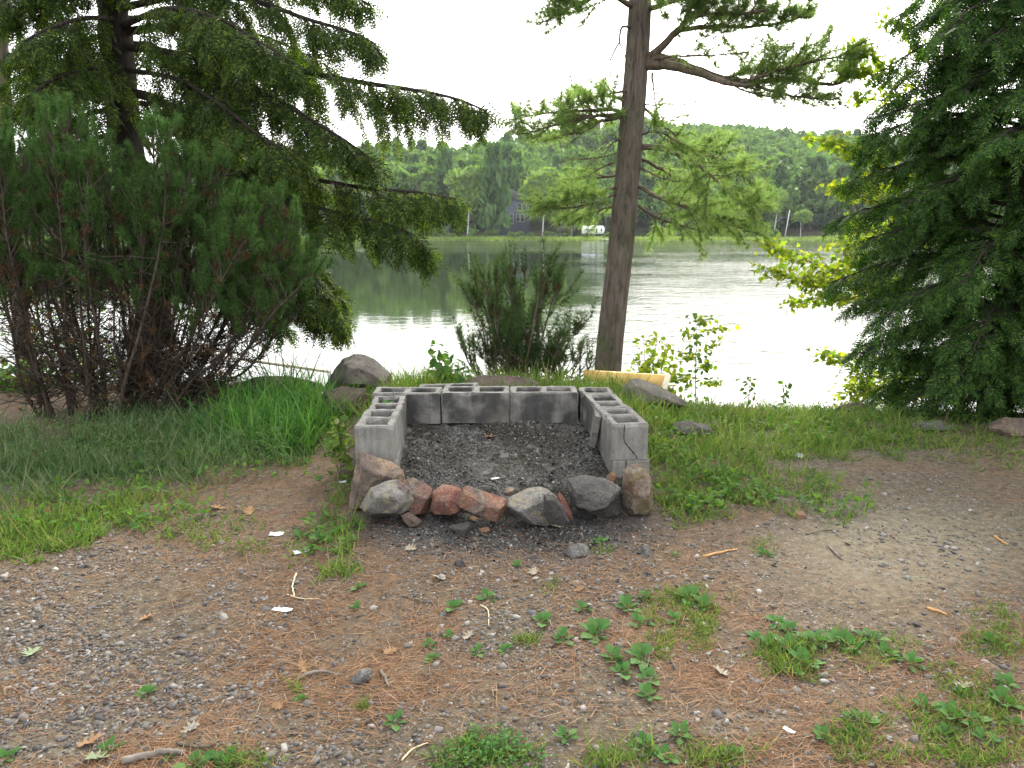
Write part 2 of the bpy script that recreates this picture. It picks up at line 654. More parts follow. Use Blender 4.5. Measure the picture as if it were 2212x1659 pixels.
MAT = dict(
    ground=ground_mat(), hill=hill_mat(), water=water_mat(), conc=concrete_mat("grey_concrete"),
    slab=plain("slab_concrete", (.12, .115, .11), (.17, .165, .155), 30, .95, .5, .004),
    crack=plain("crack_dark", (.02, .02, .02)),
    pebble=islands("pebbles", [(.036, .035, .036), (.07, .068, .07), (.095, .09, .086), (.12, .105, .09), (.16, .153, .142), (.085, .066, .052), (.115, .107, .096), (.29, .275, .25)], .8, .3, 90),
    needles=islands("fallen_needles", [(.1, .05, .026), (.17, .088, .045), (.24, .138, .072), (.13, .072, .04), (.32, .21, .125)], .8, .2),
    ash=None,
    ashbits=islands("ash_bits", [(.006, .006, .007), (.014, .014, .015), (.035, .035, .034), (.085, .084, .08), (.02, .02, .02), (.13, .128, .12), (.05, .047, .038), (.24, .235, .22)], .9, .15),
    barkpine=bark("pine_bark", (.035, .029, .024), (.125, .103, .087), f=22, bump=1.0),
    barkhem=bark("hemlock_bark", (.012, .01, .009), (.035, .028, .024)),
    twig=bark("twig_bark", (.04, .03, .025), (.13, .1, .08), f=40),
    twiggrey=bark("dead_twig_bark", (.02, .016, .013), (.07, .054, .044), f=40),
    farbark=bark("far_bark", (.05, .042, .036), (.13, .11, .095), f=2),
    birch=bark("birch_bark", (.2, .19, .17), (.42, .4, .38), f=2),
    pineneedle=foliage("pine_needles", [(.085, .15, .05), (.12, .195, .062), (.16, .23, .075), (.22, .25, .095)], .6, (1.3, 1.4, .85)),
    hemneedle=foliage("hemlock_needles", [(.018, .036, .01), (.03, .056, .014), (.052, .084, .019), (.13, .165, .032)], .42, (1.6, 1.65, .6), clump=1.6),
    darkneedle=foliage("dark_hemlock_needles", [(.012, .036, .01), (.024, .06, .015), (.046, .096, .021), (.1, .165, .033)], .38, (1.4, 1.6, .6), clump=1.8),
    mugo=foliage("mugo_needles", [(.03, .068, .018), (.048, .1, .026), (.066, .128, .034), (.06, .09, .024)], .3, (1.2, 1.5, .8)),
    deadneedle=foliage("dead_needles", [(.07, .042, .02), (.11, .06, .028), (.055, .036, .02)], .2, (1.4, 1.1, .6)),
    shrubneedle=foliage("small_pine_needles", [(.02, .05, .014), (.032, .07, .02), (.05, .09, .026), (.085, .11, .04)], .3, (1.4, 1.5, .8)),
    grass=foliage("grass_blades", [(.04, .075, .018), (.06, .115, .024), (.085, .15, .03), (.115, .185, .036), (.14, .19, .05), (.2, .175, .085)], .42, (1.3, 1.4, .6)),
    bluegrass=foliage("wild_grass_blades", [(.03, .07, .022), (.048, .1, .034), (.072, .135, .048), (.11, .165, .07), (.19, .2, .115)], .35, (1.2, 1.3, .8)),  # bluish green of the wild grass and its seed heads
    tallgrass=foliage("tall_grass_blades", [(.03, .09, .02), (.05, .13, .028), (.075, .17, .035), (.1, .2, .05)], .4, (1.3, 1.4, .6)),
    weed=foliage("weed_leaves", [(.035, .095, .022), (.05, .125, .03), (.075, .15, .038)], .3, (1.3, 1.4, .6)),
    yleaf=foliage("sunlit_leaves", [(.09, .17, .025), (.14, .22, .03), (.2, .26, .035), (.26, .28, .04)], .55, (1.5, 1.5, .5)),
    bush=foliage("bush_leaves", [(.04, .1, .025), (.07, .14, .03), (.11, .18, .035)], .45, (1.4, 1.5, .6)),
    fard=foliage("far_leaves", [(.06, .11, .03), (.08, .14, .036), (.105, .17, .042)], .35, (1.4, 1.5, .7)),
    farl=foliage("far_light_leaves", [(.1, .165, .042), (.125, .195, .05), (.15, .22, .06)], .4, (1.4, 1.5, .7)),
    farc=foliage("far_conifer_needles", [(.045, .095, .03), (.065, .125, .04), (.085, .15, .046)], .25, (1.3, 1.5, .7)),
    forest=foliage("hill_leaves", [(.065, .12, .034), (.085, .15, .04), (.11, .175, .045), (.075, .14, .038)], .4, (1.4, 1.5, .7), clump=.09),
    reed=foliage("reed_blades", [(.1, .17, .04), (.15, .22, .05), (.2, .25, .08)], .4, (1.3, 1.3, .7)),
    lily=plain("lily_pads", (.2, .26, .09), (.3, .32, .15), 3, .5),
    oakdry=islands("dry_oak_leaf", [(.17, .092, .042), (.22, .125, .06), (.17, .12, .075)], .8, .2, 25),
    oakpale=islands("pale_oak_leaf", [(.19, .16, .115), (.25, .22, .165)], .8, .2, 25),
    oakgreen=islands("green_oak_leaf", [(.13, .17, .09), (.16, .2, .11)], .7, .3, 25),
    stick=plain("weathered_stick", (.09, .075, .06), (.17, .15, .13), 30, .9),
    stickpale=plain("pale_stick", (.4, .32, .2), (.5, .42, .28), 30, .9),
    barkchip=plain("orange_bark", (.3, .16, .06), (.4, .24, .1), 30, .9),
    paper=plain("white_paper", (.34, .36, .38), (.42, .43, .45), 20, .7),
    bluecap=plain("blue_plastic", (.1, .3, .6), (.5, .65, .8), 30, .35),
    lumber=plain("new_lumber", (.52, .34, .1), (.66, .47, .18), 6, .7),
    lumberend=plain("pale_lumber", (.66, .6, .44), (.76, .7, .56), 8, .7),
    oldwood=plain("grey_wood", (.2, .18, .16), (.34, .31, .28), 14, .9),
    rail=plain("pale_rail", (.5, .47, .38), (.64, .6, .5), 10, .5),
    orange=foliage("orange_petals", [(.75, .2, .02), (.85, .3, .03)], .4, (1.1, .9, .5)),
    rvwhite=plain("white_trailer_paint", (.75, .76, .78)), rvdark=plain("dark_glass", (.03, .035, .04), None),
    housewall=plain("dark_siding", (.05, .06, .085), (.075, .085, .11), 3), houseroof=plain("dark_shingles", (.045, .045, .05), (.08, .075, .075), 3),
    winframe=plain("white_trim", (.3, .3, .3)), pole=plain("white_pole", (.45, .45, .43)),
    dockgrey=plain("dock_grey", (.45, .47, .48)),
)


def ash_mat():
    N = NT("ash")
    v = N.obj()
    f = N.noise(v, 60, 6, .75)
    b = N.noise(v, 4, 4)
    c = N.ramp(f, [(.28, (.012, .012, .012)), (.48, (.062, .06, .055)), (.7, (.21, .205, .188))])
    c = N.mix(N.ramp(b, [(.38, 0.), (.58, .85)]), c, N.mix(1., c, (.42, .38, .31), 'MULTIPLY'))
    pa = N.ramp(N.noise(N.obj((1, 1, 1)), 9, 3, .5, .6), [(.58, 0.), (.68, .6)])
    c = N.mix(pa, c, (.2, .195, .18))
    N.base(c, .95, .1)
    N.bump(f, 1., .02)
    return N.m


MAT['ash'] = ash_mat()
ROCK = dict(
    tan=rock_mat("tan_rock", [(.11, .065, .05), (.16, .115, .095), (.26, .19, .125), (.2, .12, .075)], .15),
    lichen=rock_mat("lichen_rock", [(.07, .032, .026), (.1, .08, .074), (.18, .172, .155), (.27, .262, .23)], .5, (.2, .185, .12)),
    red=rock_mat("red_rock", [(.08, .026, .018), (.17, .06, .04), (.23, .11, .07), (.15, .11, .075)], .8),
    slate=rock_mat("red_grey_rock", [(.26, .18, .1), (.2, .085, .05), (.1, .082, .072), (.24, .16, .1)], .6),
    speck=rock_mat("speckled_rock", [(.08, .08, .078), (.17, .165, .155), (.24, .21, .15), (.2, .045, .035)], .9),
    dark=rock_mat("dark_rock", [(.025, .023, .022), (.045, .041, .038), (.07, .056, .046)], .1),
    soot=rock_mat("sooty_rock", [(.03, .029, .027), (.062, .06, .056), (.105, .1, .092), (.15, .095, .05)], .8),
    rust=rock_mat("rusty_rock", [(.08, .038, .024), (.14, .09, .058), (.19, .16, .125), (.21, .135, .05)], .9, (.1, .08, .03)),
    grey=rock_mat("grey_rock", [(.06, .057, .054), (.11, .104, .098), (.17, .162, .15)], .7),
    boulder=rock_mat("grey_brown_boulder", [(.05, .045, .04), (.09, .077, .066), (.14, .122, .1), (.19, .15, .1)], .2, sc=4),
    brown=rock_mat("brown_rock", [(.055, .038, .03), (.095, .064, .05), (.14, .1, .08)], .1, sc=4),
    charcoal=rock_mat("charcoal", [(.012, .012, .012), (.03, .03, .03), (.05, .05, .05)], .0),
    brick=rock_mat("orange_stone", [(.17, .09, .05), (.24, .14, .085)], .1),
)

# ------------------------------------------------------------------ ground sheet
xs = np.concatenate([np.linspace(-60, -5, 40)[:-1], np.linspace(-5, 5, 330), np.linspace(5, 60, 40)[1:]])
ys = np.concatenate([np.linspace(-40, 1, 30)[:-1], np.linspace(1, 7.4, 230), np.linspace(7.4, 16, 40)[1:]])
gx, gy = np.meshgrid(xs, ys)
gz = H(gx, gy)
nx, ny = len(xs), len(ys)
V = np.stack([gx, gy, gz], -1).reshape(-1, 3)
i = (np.arange(ny - 1)[:, None] * nx + np.arange(nx - 1)[None]).reshape(-1)
Q = np.stack([i, i + 1, i + nx + 1, i + nx], -1)
me = make_mesh("ground", V, Q, MAT['ground'], True)
gp = pix(V)
vpx, vpy = np.nan_to_num(gp[0], nan=-9e3), np.nan_to_num(gp[1], nan=9e3)


def ell(px, py, cx, cy, rx, ry, soft=.45):
    d = np.sqrt(((px - cx) / rx) ** 2 + ((py - cy) / ry) ** 2)
    return np.clip((1 + soft - d) / (2 * soft), 0, 1)


def needle_mask(x, y, px, py):
    n = fbm(x * 1.7, y * 1.7, 21, 4)
    m = np.clip((n - .36) / .18, 0, 1) * .8
    m = np.maximum(m, .95 * ell(px, py, 950, 1400, 560, 170) * np.clip((n - .25) / .2, 0, 1))
    m = np.maximum(m, .9 * ell(px, py, 1650, 1470, 420, 90) * np.clip((n - .25) / .2, 0, 1))
    m = np.maximum(m, .8 * ell(px, py, 640, 1040, 160, 60))
    m *= 1 - .55 * ell(px, py, 200, 1330, 300, 160)
    m *= 1 - .75 * ell(px, py, 1950, 1180, 330, 220)
    return np.clip(m, 0, 1)


def char_mask(px, py, x, y):
    n = fbm(x * 6, y * 6, 33, 3)
    return np.clip(np.maximum(ell(px, py, 1080, 1130, 340, 75, .35), ell(px, py, 1090, 1000, 330, 160, .1)) * (.6 + .8 * n), 0, 1)


nmask = needle_mask(V[:, 0], V[:, 1], vpx, vpy)
cmask = char_mask(vpx, vpy, V[:, 0], V[:, 1])
smask = np.clip(.85 * ell(vpx, vpy, 1960, 1190, 260, 90) + .4 * ell(vpx, vpy, 1700, 1570, 260, 70) + .35 * ell(vpx, vpy, 250, 1600, 300, 60), 0, 1)
ca = me.color_attributes.new("mask", 'FLOAT_COLOR', 'POINT')
ca.data.foreach_set("color", np.stack([nmask, cmask, smask, np.ones(len(V))], -1).astype(np.float32).ravel())
tag(link("ground", me), kind="structure")

# paved slab at the lower right corner
mb = MB()
a, b = GT(np.array([1690., 2300.]), np.array([1663., 1640.]))
an = math.atan2(b[1] - a[1], b[0] - a[0])
mb.box(((a[0] + b[0]) / 2 + math.sin(an) * 1., (a[1] + b[1]) / 2 - math.cos(an) * 1., -.056), (math.dist(a[:2], b[:2]) + .6, 2.0, .1), Matrix.Rotation(an, 3, 'Z'))
tag(mb.build("pavement", MAT['slab']), kind="structure")

# lake
mb = MB()
mb.add([[-900, 5, WATER_Z], [900, 5, WATER_Z], [900, 262, WATER_Z], [-900, 262, WATER_Z]], [[0, 1, 2], [0, 2, 3]])
tag(mb.build("lake", MAT['water']), kind="structure")

# ------------------------------------------------------------------ far bank and wooded hill
RPX = [-900, 300, 500, 700, 900, 970, 1024, 1078, 1110, 1185, 1329, 1461, 1599, 1670, 1778, 1921, 2212, 3200]
RPY = [360, 350, 340, 330, 316, 311, 310, 304, 299, 295, 286, 285, 287, 297, 310, 311, 316, 340]


def hill(x, y):
    px = CX + FPX * x / np.maximum(y, 1) / math.cos(PITCH)
    far = np.interp(px, [1150, 1450], [0, 1])
    yr = 380 + 170 * far
    ridge = ZC + (YH - np.interp(px, RPX, RPY)) / FPX * yr - 20.0
    t = np.clip((y - 250) / (yr - 250), 0, 1.6)
    up = np.where(t < 1, np.sin(t * math.pi / 2) ** 1.15, 1 - (t - 1) ** 2 * .9)
    z = -1.5 + (ridge + 1.5) * up
    z = z + np.clip((y - 218) / 14, -1.2, 1) * .9 - .6
    z = z + 1.6 * (fbm(x * .02, y * .02, 5) - .5) * np.clip((y - 240) / 40, 0, 1)
    return z


hx = np.linspace(-620, 900, 260)
hy = np.concatenate([np.linspace(205, 250, 46)[:-1], np.linspace(250, 760, 110)])
gx, gy = np.meshgrid(hx, hy)
V = np.stack([gx, gy, hill(gx, gy)], -1).reshape(-1, 3)
nx, ny = len(hx), len(hy)
i = (np.arange(ny - 1)[:, None] * nx + np.arange(nx - 1)[None]).reshape(-1)
me = make_mesh("hills", V, np.stack([i, i + 1, i + nx + 1, i + nx], -1), MAT['hill'], True)
hpx, hpy = pix(V)
brown = np.maximum(ell(hpx, hpy, 1790, 497, 70, 11), np.maximum(.8 * ell(hpx, hpy, 1060, 502, 120, 2.5), .6 * ell(hpx, hpy, 1080, 492, 60, 5)))
ca = me.color_attributes.new("mask", 'FLOAT_COLOR', 'POINT')
ca.data.foreach_set("color", np.stack([brown, brown, brown, np.ones(len(V))], -1).astype(np.float32).ravel())
tag(link("hills", me), kind="structure")


def crown_decid(g, cards, lobes=7, size=.15):
    c = rdir(lobes, g) * np.array([.55, .55, .5])
    c[:, 2] += .1
    r = g.uniform(.34, .55, lobes)
    which = g.choice(lobes, cards, p=r ** 2 / (r ** 2).sum())
    d = rdir(cards, g)
    d[:, 2] = np.abs(d[:, 2]) * .9 + d[:, 2] * .1 + .0
    d = nrm(d + .3 * g.normal(size=d.shape))
    p = c[which] + d * (r[which] * g.uniform(.72, 1.05, cards))[:, None]
    return _cards(g, p, nrm(d + .75 * rdir(cards, g)), size)


def _cards(g, p, nrmls, size):
    n = len(p)
    t = nrm(np.cross(nrmls, rdir(n, g)))
    M = frames(t, nrmls, size * g.uniform(.6, 1.2, n), size * g.uniform(.7, 1.3, n), 1)
    T = np.array([[-.5, -.35, 0], [.1, -.6, .1], [.6, .1, 0], [.05, .55, -.1], [-.55, .25, .05]])
    F = np.array([[0, 1, 2], [0, 2, 3], [0, 3, 4]])
    b = MB()
    b.inst(T, F, M, p)
    return np.concatenate(b.v), np.concatenate(b.f)


def crown_pine(g, cards, layers=9, size=.12, cone=False):
    """unit height 0..1, radius about .3"""
    ps, ns = [], []
    for k in range(layers):
        z = .18 + .8 * k / (layers - 1)
        R = (.33 * (1 - .92 * (z - .1)) if cone else .3 * math.sin(min(1, (1.05 - z) * 1.9 + .12) * 1.45)) * g.uniform(.75, 1.1)
        arms = 4 + int(g.integers(0, 3))
        a0 = g.uniform(0, 6.28)
        for a in range(arms):
            th = a0 + a * 6.283 / arms + g.uniform(-.35, .35)
            L = R * g.uniform(.6, 1.1)
            m = max(4, int(cards / (layers * arms)))
            s = np.sqrt(g.uniform(.08, 1, m))
            off = g.normal(size=m) * .035
            p = np.stack([np.cos(th) * s * L - np.sin(th) * off, np.sin(th) * s * L + np.cos(th) * off,
                          z + g.normal(size=m) * .012 + (s - .5) * (.02 if not cone else -.06)], -1)
            ps.append(p)
            n_ = np.tile([0, 0, 1.], (m, 1)) + .55 * g.normal(size=(m, 3))
            ns.append(nrm(n_))
    return _cards(g, np.concatenate(ps), np.concatenate(ns), size)


# distant forest, one mass
g = np.random.default_rng(3)
tmpl = [crown_decid(g, 120, 6, .24) for _ in range(6)] + [crown_pine(g, 130, 9, .13) for _ in range(3)] + [crown_pine(g, 120, 10, .12, True) for _ in range(2)]
mb = MB()
cand = []
for yy in np.arange(250, 640, 6.4):
    w = np.arange(-.74 * yy, .78 * yy, 6.8)
    cand.append(np.stack([w + g.uniform(-2.6, 2.6, len(w)), yy + g.uniform(-2.6, 2.6, len(w))], -1))
cand = np.concatenate(cand)
ppx = CX + FPX * cand[:, 0] / cand[:, 1] / math.cos(PITCH)
yr = 380 + 170 * np.interp(ppx, [1150, 1450], [0, 1])
cand = cand[(cand[:, 1] < yr + 14) & ~((np.abs(ppx - 1096) < 62) & (cand[:, 1] < 266))]
cz = hill(cand[:, 0], cand[:, 1])
kinds = g.uniform(size=len(cand))
conif = fbm(cand[:, 0] * .018, cand[:, 1] * .018, 77)
for k, (T, F) in enumerate(tmpl):
    if k < 6:
        sel = (kinds > .0) & ((conif < .56) | (kinds > .7)) & (np.arange(len(cand)) % 6 == k)
    else:
        sel = ~((conif < .56) | (kinds > .7)) & (np.arange(len(cand)) % 5 == k - 6)
    p = np.stack([cand[sel, 0], cand[sel, 1], cz[sel]], -1)
    n = len(p)
    if not n:
        continue
    a = g.uniform(0, 6.28, n)
    if k < 6:
        rr = g.uniform(4.2, 6.0, n)
        sz = rr * g.uniform(1.05, 1.5, n)
        p[:, 2] += g.uniform(6.5, 9.5, n)
    else:
        sz = g.uniform(14, 20, n)
        rr = sz * g.uniform(.8, 1.05, n)
    M = np.zeros((n, 3, 3))
    M[:, 0, 0], M[:, 0, 1], M[:, 1, 0], M[:, 1, 1], M[:, 2, 2] = np.cos(a) * rr, -np.sin(a) * rr, np.sin(a) * rr, np.cos(a) * rr, sz
    mb.inst(T, F, M, p)
tag(mb.build("forest", MAT['forest']), "green mixed forest covering the hill across the lake", "forest", kind="stuff")

# single trees along the far shore
ORD = "first second third fourth fifth sixth seventh eighth ninth tenth eleventh twelfth thirteenth fourteenth fifteenth sixteenth seventeenth eighteenth nineteenth twentieth".split()


def ordinal(k):
    if k < 20:
        return ORD[k]
    t = ["", "", "twenty", "thirty", "forty", "fifty"][(k + 1) // 10]
    return t + "-" + ORD[(k + 1) % 10 - 1] if (k + 1) % 10 else {"twenty": "twentieth", "thirty": "thirtieth", "forty": "fortieth", "fifty": "fiftieth"}[t]


g = np.random.default_rng(11)
CR_D = [make_mesh("crown", *crown_decid(g, 520, 9, .14), MAT['fard']) for _ in range(4)]
CR_L = [make_mesh("crown", *crown_decid(g, 520, 9, .14), MAT['farl']) for _ in range(3)]
CR_P = [make_mesh("crown", *crown_pine(g, 330, 8, .085), MAT['farc']) for _ in range(3)]
CR_C = [make_mesh("crown", *crown_pine(g, 420, 11, .075, True), MAT['farc']) for _ in range(2)]


def trunk_mesh(mat, h=1., r0=.018, r1=.006, bend=.02, seed=0):
    q = np.random.default_rng(seed)
    b = MB()
    p = spline([[0, 0, -.04], [q.normal() * bend, q.normal() * bend, h * .5], [q.normal() * bend, 0, h]], 9)
    b.tube(p, np.linspace(r0, r1, 9), 7)
    for k in range(5):
        z = q.uniform(.35, .8) * h
        th = q.uniform(0, 6.28)
        b.tube(np.array([[0, 0, z], [math.cos(th) * .09, math.sin(th) * .09, z + .07], [math.cos(th) * .17, math.sin(th) * .17, z + .16]]), [.006, .004, .002], 5)
    return make_mesh("trunk", np.concatenate(b.v), np.concatenate(b.f), mat, True)


TR = [trunk_mesh(MAT['farbark'], 1, seed=s) for s in range(3)]
TRB = [trunk_mesh(MAT['birch'], 1, .014, .005, .04, s) for s in range(2)]


def far_tree(kind, px, top, width, Y, base=None, low=.3, birch=False, lean=0, idx=0):
    x = (px - CX) / FPX * Y * math.cos(PITCH)
    z0 = float(hill(np.array(x), np.array(float(Y))))
    ht = ZC + (YH - top) / FPX * Y - z0
    wd = width / FPX * Y
    o = thing({'d': "leafy_tree", 'l': "leafy_tree", 'p': "pine_tree", 'c': "conifer_tree"}[kind], None, "tree", (x, Y, z0))
    t = link("trunk", (TRB if birch else TR)[idx % (2 if birch else 3)], o)
    t.scale = (ht, ht, ht * (.9 if kind in 'pc' else .8))
    t.rotation_euler = (0, lean, idx * 2.1)
    me_ = {'d': CR_D, 'l': CR_L, 'p': CR_P, 'c': CR_C}[kind]
    c = link("crown", me_[idx % len(me_)], o)
    if kind in 'dl':
        hh = ht * (1 - low) / 2
        c.scale = (wd * .5, wd * .5, hh * .98)
        c.location = (0, 0, ht - hh * .98)
    else:
        c.scale = (wd / .6, wd / .6, ht)
    c.rotation_euler = (0, 0, idx * 1.7)
    return o


far_trees = []
named = [  # kind, px, top, width, Y, low, birch, lean, label
    ('l', 1010, 362, 96, 236, .2, True, .05, "pale green leafy tree with a white birch trunk, left of the house"),
    ('d', 905, 362, 120, 246, .15, False, 0, "broad rounded green tree on the far shore, beside the drooping hemlock tips"),
    ('p', 1068, 330, 74, 234, .3, False, 0, "slender far pine with bare trunk and flat plates, in front of the house"),
    ('p', 967, 338, 66, 250, .3, False, 0, "thin dark pine standing behind the pale birch on the far shore"),
    ('l', 1172, 372, 112, 236, .25, True, -.06, "wide light green tree between the dark house and the camper"),
    ('d', 1235, 385, 90, 240, .15, False, 0, "round green tree just left of the white camper"),
    ('l', 1672, 408, 52, 240, .25, True, .07, "thin pale tree with a leaning trunk, beside the bare white pole"),
    ('l', 1731, 456, 44, 232, .3, True, 0, "small pale round tree standing alone by the reeds on the right"),
    ('p', 1752, 352, 110, 262, .2, False, 0, "big dark pine behind the small pale tree on the far shore"),
    ('p', 1815, 368, 90, 258, .2, False, 0, "dark pine above the bare brown bank on the far shore"),
    ('d', 1600, 400, 100, 246, .1, False, 0, "rounded dark green tree at the left end of the far reed bed"),
    ('c', 1112, 368, 40, 262, .1, False, 0, "narrow dark conifer rising directly behind the dark house"),
]
for k, (kd, px, top, wd, Y, low, bi, lean, lab) in enumerate(named):
    o = far_tree(kd, px, top, wd, Y, None, low, bi, lean, k)
    o["label"] = lab
g = np.random.default_rng(23)
fill = []
px = 470.
while px < 2260:
    if not (1052 < px < 1150):
        fill.append((px, g.uniform(350, 405)))
    px += g.uniform(30, 46)
fill += [(1062, 352), (1142, 345), (1090, 338)]
fill.sort()
cnt = {}
lst = []
for k, (px, top) in enumerate(fill):
    r = g.uniform()
    kd = 'd' if r < .42 else ('l' if r < .58 else ('p' if r < .85 else 'c'))
    o = far_tree(kd, px, top + (12 if kd in 'dl' else -8), g.uniform(70, 105) if kd in 'dl' else g.uniform(60, 90), g.uniform(250, 272) if kd != 'c' else 265, None, .12, False, 0, k)
    lst.append((kd, o))
nm = {'d': "dark green leafy tree", 'l': "light green leafy tree", 'p': "dark flat-plated pine", 'c': "narrow pointed conifer"}
for kd, o in lst:
    n = cnt.get(kd, 0)
    cnt[kd] = n + 1
    o["label"] = f"{nm[kd]} in the far back row, {ordinal(n)} of these from the left"
    o["group"] = "trees along the far shore"

# bushes at the far waterline
g = np.random.default_rng(31)
BUSH = [make_mesh("shore_bush", *crown_decid(g, 260, 6, .22), MAT['fard']) for _ in range(3)]
bl = []
for k, px in enumerate(list(np.arange(560, 1540, 42)) + list(np.arange(1552, 2230, 60))):
    px = px + g.uniform(-12, 12)
    Y = g.uniform(223, 229)
    x = (px - CX) / FPX * Y * math.cos(PITCH)
    z = float(hill(np.array(x), np.array(float(Y))))
    if 1258 < px < 1312 or 1690 < px < 1745:
        continue
    r = g.uniform(1.8, 3.6)
    o = link("shore_bush", BUSH[k % 3], None, (x, Y, z + .5))
    o.scale = (r, r * .8, r * g.uniform(.45, .75))
    o.rotation_euler = (0, 0, k)
    bl.append(o)
for k, o in enumerate(bl):
    tag(o, f"low round bush at the far waterline, {ordinal(k)} of these from the left", "bush", "bushes along the far shore")

# reeds and lily pads along the far waterline
mb = MB()
n = 24000
rx = g.uniform(-150, 190, n)
ry = g.uniform(216.5, 224, n)
zz = np.maximum(hill(rx, ry), WATER_Z)
keep = (fbm(rx * .05, ry * .3, 8) > .38)
rx, ry, zz = rx[keep], ry[keep], zz[keep]
n = len(rx)
d = nrm(np.stack([g.normal(size=n) * .3, g.normal(size=n) * .3, np.ones(n)], -1))
mb.inst(*NEEDLE, frames(d, rdir(n, g), .3, g.uniform(.5, 1.3, n) * (1 + .5 * (rx > 95)), 1), np.stack([rx, ry, zz], -1))
tag(mb.build("reeds", MAT['reed']), "yellow-green reeds along the far waterline", "reeds", kind="stuff")
mb = MB()
n = 2600
T = np.array([[math.cos(a), math.sin(a), 0] for a in np.linspace(0, 6.28, 7)[:-1]])
F = np.array([[0, i, i + 1] for i in range(1, 5)])
rx, ry = g.uniform(-150, 190, n), 218.5 - np.abs(g.normal(size=n)) * 1.4
M = np.zeros((n, 3, 3))
s = g.uniform(.3, .8, n)
M[:, 0, 0] = s * 1.6
M[:, 1, 1] = s
M[:, 2, 2] = 1
mb.inst(T, F, M, np.stack([rx, ry, np.full(n, WATER_Z + .03)], -1))
tag(mb.build("lily_pads", MAT['lily']), "pale lily pads floating off the far shore", "lily pads", kind="stuff")


def fx(px, Y):
    return (px - CX) / FPX * Y * math.cos(PITCH)


# dark house across the lake
Yh = 252.
x0, x1 = fx(1048, Yh), fx(1143, Yh)
zb = float(hill(np.array(fx(1095, Yh)), np.array(Yh - 6))) - .5
hs = thing("house", "dark two-storey house with white framed windows among trees across the lake", "house", ((x0 + x1) / 2, Yh, zb))
zt = ZC + (YH - 432) / FPX * Yh
mb = MB()
mb.box(((x0 + x1) / 2, Yh + 3.5, (zb + zt) / 2), (x1 - x0, 8, zt - zb))
mb.build("wall", MAT['housewall'], hs)
mb = MB()
xm = (x0 + x1) / 2
ap = zt + 3.6
V = [[x0 - .6, Yh - 1, zt - .2], [x1 + .6, Yh - 1, zt - .2], [xm, Yh - 1, ap], [x0 - .6, Yh + 8, zt - .2], [x1 + .6, Yh + 8, zt - .2], [xm, Yh + 8, ap]]
mb.add(V, [[0, 1, 2], [3, 5, 4], [0, 2, 5], [0, 5, 3], [1, 4, 5], [1, 5, 2], [0, 3, 4], [0, 4, 1]])
mb.build("roof", MAT['houseroof'], hs)
# photograph zoom: window boxes (px, top, bottom, width)
for (px, yt, yb, w) in [(1122, 443, 456, 9), (1133, 443, 456, 7), (1119, 464, 479, 7), (1128.5, 464, 479, 7), (1104, 464, 483, 9), (1075, 446, 458, 9)]:
    X = fx(px, Yh - .6)
    a_, b_ = ZC + (YH - yt) / FPX * Yh, ZC + (YH - yb) / FPX * Yh
    hw = w / FPX * Yh / 2
    mb = MB()
    t = .16
    mb.box((X - hw, Yh - .56, (a_ + b_) / 2), (t, .12, a_ - b_))
    mb.box((X + hw, Yh - .56, (a_ + b_) / 2), (t, .12, a_ - b_))
    mb.box((X, Yh - .56, a_ + .05), (2 * hw + t, .13, t))
    mb.box((X, Yh - .56, b_ - .05), (2 * hw + t, .13, t))
    mb.box((X, Yh - .56, (a_ + b_) / 2), (2 * hw - t, .1, .08))
    f = mb.build("window", MAT['winframe'], hs)
    mb = MB()
    mb.box((0, -.0, 0), (2 * hw - t, .05, a_ - b_ - .1))
    pn = mb.build("pane", MAT['rvdark'])
    pn.parent = f
    pn.location = (X - hs.location.x, Yh - .54 - hs.location.y, (a_ + b_) / 2 - hs.location.z)

# camper trailer
Yv = 230.
x0, x1 = fx(1257, Yv), fx(1305, Yv)
zb = ZC + (YH - 508) / FPX * Yv
zt = ZC + (YH - 488) / FPX * Yv
rv = thing("camper_trailer", "white camper trailer parked by the water across the lake", "camper", ((x0 + x1) / 2, Yv, zb))
L, hgt = x1 - x0, zt - zb
prof = np.array([[-.5, .17], [-.5, .93], [-.47, 1], [.42, 1], [.5, .78], [.5, .45], [.44, .17]]) * [L, hgt]
xm = (x0 + x1) / 2
n = len(prof)
Va = np.stack([prof[:, 0] + xm, np.full(n, Yv - 1.2), prof[:, 1] + zb], -1)
Vb = Va + [0, 2.4, 0]
T = [[0, k, k + 1] for k in range(1, n - 1)] + [[n, n + k + 1, n + k] for k in range(1, n - 1)]
for k in range(n):
    k2 = (k + 1) % n
    T += [[k, n + k, n + k2], [k, n + k2, k2]]
mb = MB()
mb.add(np.concatenate([Va, Vb]), T)
mb.build("body", MAT['rvwhite'], rv)
for nm_, cx_, cz_, w_, h_ in (("window", -.1, .58, .16, .22), ("door", .14, .5, .075, .5), ("window", .36, .58, .06, .3)):
    mb = MB()
    mb.box((xm + cx_ * L, Yv - 1.22, zb + cz_ * hgt), (w_ * L, .06, h_ * hgt))
    mb.build(nm_, MAT['rvdark'], rv)
mb = MB()
mb.box((xm, Yv - .2, zt + .12), (1.0, .8, .24))
mb.build("roof_vent", MAT['rvwhite'], rv)
for sx in (-.08, .06):
    mb = MB()
    p = np.array([[xm + sx * L, Yv - 1.25, zb + .34], [xm + sx * L, Yv - 1.0, zb + .34]])
    mb.tube(p, .34, 14)
    mb.build("wheel", MAT['rvdark'], rv)
mb = MB()
mb.beam((x1 - .4, Yv, zb + .45), (x1 + 1.3, Yv, zb + .4), .15, .12)
mb.build("tow_hitch", MAT['houseroof'], rv)
